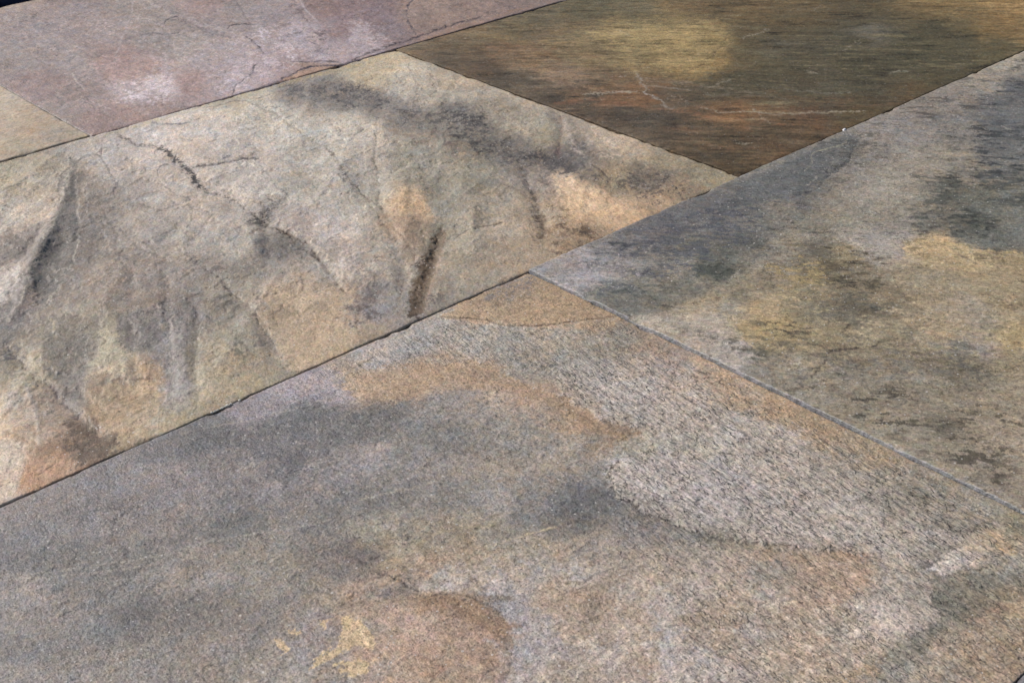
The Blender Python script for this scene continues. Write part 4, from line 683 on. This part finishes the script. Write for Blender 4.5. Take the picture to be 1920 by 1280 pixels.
    verts = np.concatenate([top, bot]).astype(np.float32); faces = np.concatenate([q, sk]).astype(np.int32)
    me = bpy.data.meshes.new(name); me.vertices.add(len(verts)); me.vertices.foreach_set('co', verts.ravel())
    nf = len(faces); me.loops.add(nf*4); me.loops.foreach_set('vertex_index', faces.ravel())
    me.polygons.add(nf); me.polygons.foreach_set('loop_start', np.arange(nf, dtype=np.int32)*4)
    sm = np.ones(nf, bool); sm[len(q):] = False
    me.polygons.foreach_set('use_smooth', sm); me.update(calc_edges=True)
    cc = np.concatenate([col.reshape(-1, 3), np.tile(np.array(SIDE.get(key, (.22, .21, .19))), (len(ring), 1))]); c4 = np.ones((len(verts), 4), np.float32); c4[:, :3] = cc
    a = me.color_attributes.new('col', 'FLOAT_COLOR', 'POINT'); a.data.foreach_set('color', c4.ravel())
    f4 = np.concatenate([fx.reshape(-1, 4), np.tile([0, .5, 0, 1], (len(ring), 1))]).astype(np.float32)
    a = me.color_attributes.new('fx', 'FLOAT_COLOR', 'POINT'); a.data.foreach_set('color', f4.ravel())
    me.materials.append(MAT[key])
    ob = bpy.data.objects.new(name, me); sc.collection.objects.link(ob)
    print(key, len(verts), round(time.time()-T0, 1))
    return ob
SIDE = dict(green=(.42, .44, .48), grey=(.2, .2, .2), pink=(.16, .14, .15), big=(.34, .28, .18), brown=(.25, .19, .14))  # green is pale and bluish: skylit look put into the side colour
LAB = dict(
 grey='large grey slate slab with tan patches and a scaly crackled surface filling the lower front',
 green='mottled green grey slab with dark and yellow ochre patches along the right side',
 big='broad cream and grey slab with creased folds and dark grooves across the middle',
 brown='dark olive and rust brown streaked slab at the upper right',
 cream='small visible wedge of smooth pale buff slab at the far left edge',
 pink='pinkish mauve slab with whitish scuffs in the upper left corner',
 corner='blue grey slab showing only as a sliver in the bottom right corner')
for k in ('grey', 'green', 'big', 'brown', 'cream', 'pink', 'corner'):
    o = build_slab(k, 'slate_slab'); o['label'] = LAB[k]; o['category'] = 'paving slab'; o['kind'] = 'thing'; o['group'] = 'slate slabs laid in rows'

# ------------------------------------------------------------------ bed under the slabs
def simple_mat(name, c1, c2, sc_=80, rough=.9):
    m = bpy.data.materials.new(name); m.use_nodes = True; n = m.node_tree; b = n.nodes['Principled BSDF']
    t = n.nodes.new('ShaderNodeTexNoise'); t.inputs['Scale'].default_value = sc_; t.inputs['Detail'].default_value = 6
    tc = n.nodes.new('ShaderNodeTexCoord'); n.links.new(tc.outputs['Object'], t.inputs[0])
    r = n.nodes.new('ShaderNodeValToRGB'); r.color_ramp.elements[0].position = .35; r.color_ramp.elements[1].position = .68
    r.color_ramp.elements[0].color = (*c1, 1); r.color_ramp.elements[1].color = (*c2, 1)
    n.links.new(t.outputs[0], r.inputs[0]); n.links.new(r.outputs[0], b.inputs['Base Color']); b.inputs['Roughness'].default_value = rough
    bp = n.nodes.new('ShaderNodeBump'); bp.inputs['Strength'].default_value = .4; bp.inputs['Distance'].default_value = .002
    n.links.new(t.outputs[0], bp.inputs['Height']); n.links.new(bp.outputs[0], b.inputs['Normal'])
    return m
def mesh_ob(name, verts, faces, mat, smooth_=False):
    me = bpy.data.meshes.new(name); me.from_pydata(verts, [], faces); me.materials.append(mat)
    if smooth_: me.polygons.foreach_set('use_smooth', [True]*len(faces))
    ob = bpy.data.objects.new(name, me); sc.collection.objects.link(ob); return ob
z = -TH_SLAB*S - .001
g = mesh_ob('ground', [(-30, -30, z), (30, -30, z), (30, 30, z), (-30, 30, z)], [(0, 1, 2, 3)], simple_mat('bedding', (.05, .045, .04), (.10, .09, .08)))
g['kind'] = 'structure'
# ------------------------------------------------------------------ loose things
def finish(ob, label, cat, group=None):
    ob['label'] = label; ob['category'] = cat; ob['kind'] = 'thing'
    if group: ob['group'] = group
def crumb(name, u, v, r, mat, seed, zc):
    rr = np.random.default_rng(seed); vs_, fs = [], []
    n, m = 7, 5
    for j in range(m):
        ph = math.pi*(j+.5)/m
        for i in range(n):
            th = 2*math.pi*i/n; q = r*rr.uniform(.75, 1.2)
            vs_.append(((u*S)+q*math.sin(ph)*math.cos(th)*1.3, (v*S)+q*math.sin(ph)*math.sin(th), zc*S+q*.7*math.cos(ph)))
    for j in range(m-1):
        for i in range(n): fs.append((j*n+i, (j+1)*n+i, (j+1)*n+(i+1) % n, j*n+(i+1) % n))
    fs.append(tuple(range(n))); fs.append(tuple(range((m-1)*n, m*n))[::-1])
    return mesh_ob(name, vs_, fs, mat)
cm = simple_mat('pale mortar', (.5, .46, .38), (.8, .76, .68), 900)
for i, (x, y, r) in enumerate([(398, 775, .0011), (405, 773, .0013), (411, 771, .0010), (418, 768, .0014), (424, 766, .0011), (429, 763, .0016), (435, 761, .0013), (452, 753, .0011)]):
    u, v = plane(x, y); finish(crumb('mortar_crumb', u, H2-.0016, r, cm, i, .0012), 'tiny off-white mortar crumb in the joint below the broad cream slab', 'crumb', 'mortar crumbs in the joint')
u, v = plane(1583, 246.5)
finish(crumb('pebble', u, v, .0024, simple_mat('pale quartz', (.7, .68, .7), (.85, .84, .86), 700), 55, .003), 'tiny white pebble by the joint below the dark brown slab', 'pebble')
def box(name, u0, u1, v0, v1, z0, z1, mat, bev=.002):
    vs_ = [(a*S, b*S, c*S) for c in (z0, z1) for b in (v0, v1) for a in (u0, u1)]
    ob = mesh_ob(name, vs_, [(0, 2, 3, 1), (4, 5, 7, 6), (0, 1, 5, 4), (2, 6, 7, 3), (0, 4, 6, 2), (1, 3, 7, 5)], mat)
    md = ob.modifiers.new('bevel', 'BEVEL'); md.width = bev; md.segments = 3
    return ob
ub = plane(12.5, 9)[0]
b = box('edging_board', ub, ub+1.9, H4+.06, H4+.10, -.02, .05, simple_mat('navy paint', (.012, .018, .06), (.03, .04, .10), 60, .6))
finish(b, 'dark navy blue board standing behind the far edge of the mauve slab', 'board')
b = box('black_block', ub-.35, ub-.004, H4+.055, H4+.12, -.02, .05, simple_mat('plain black', (.004, .004, .005), (.008, .008, .01), 60, .7))  # box added in place of the dark gap beside the board
finish(b, 'black post filling the dark gap beside the navy board in the top left corner', 'block')
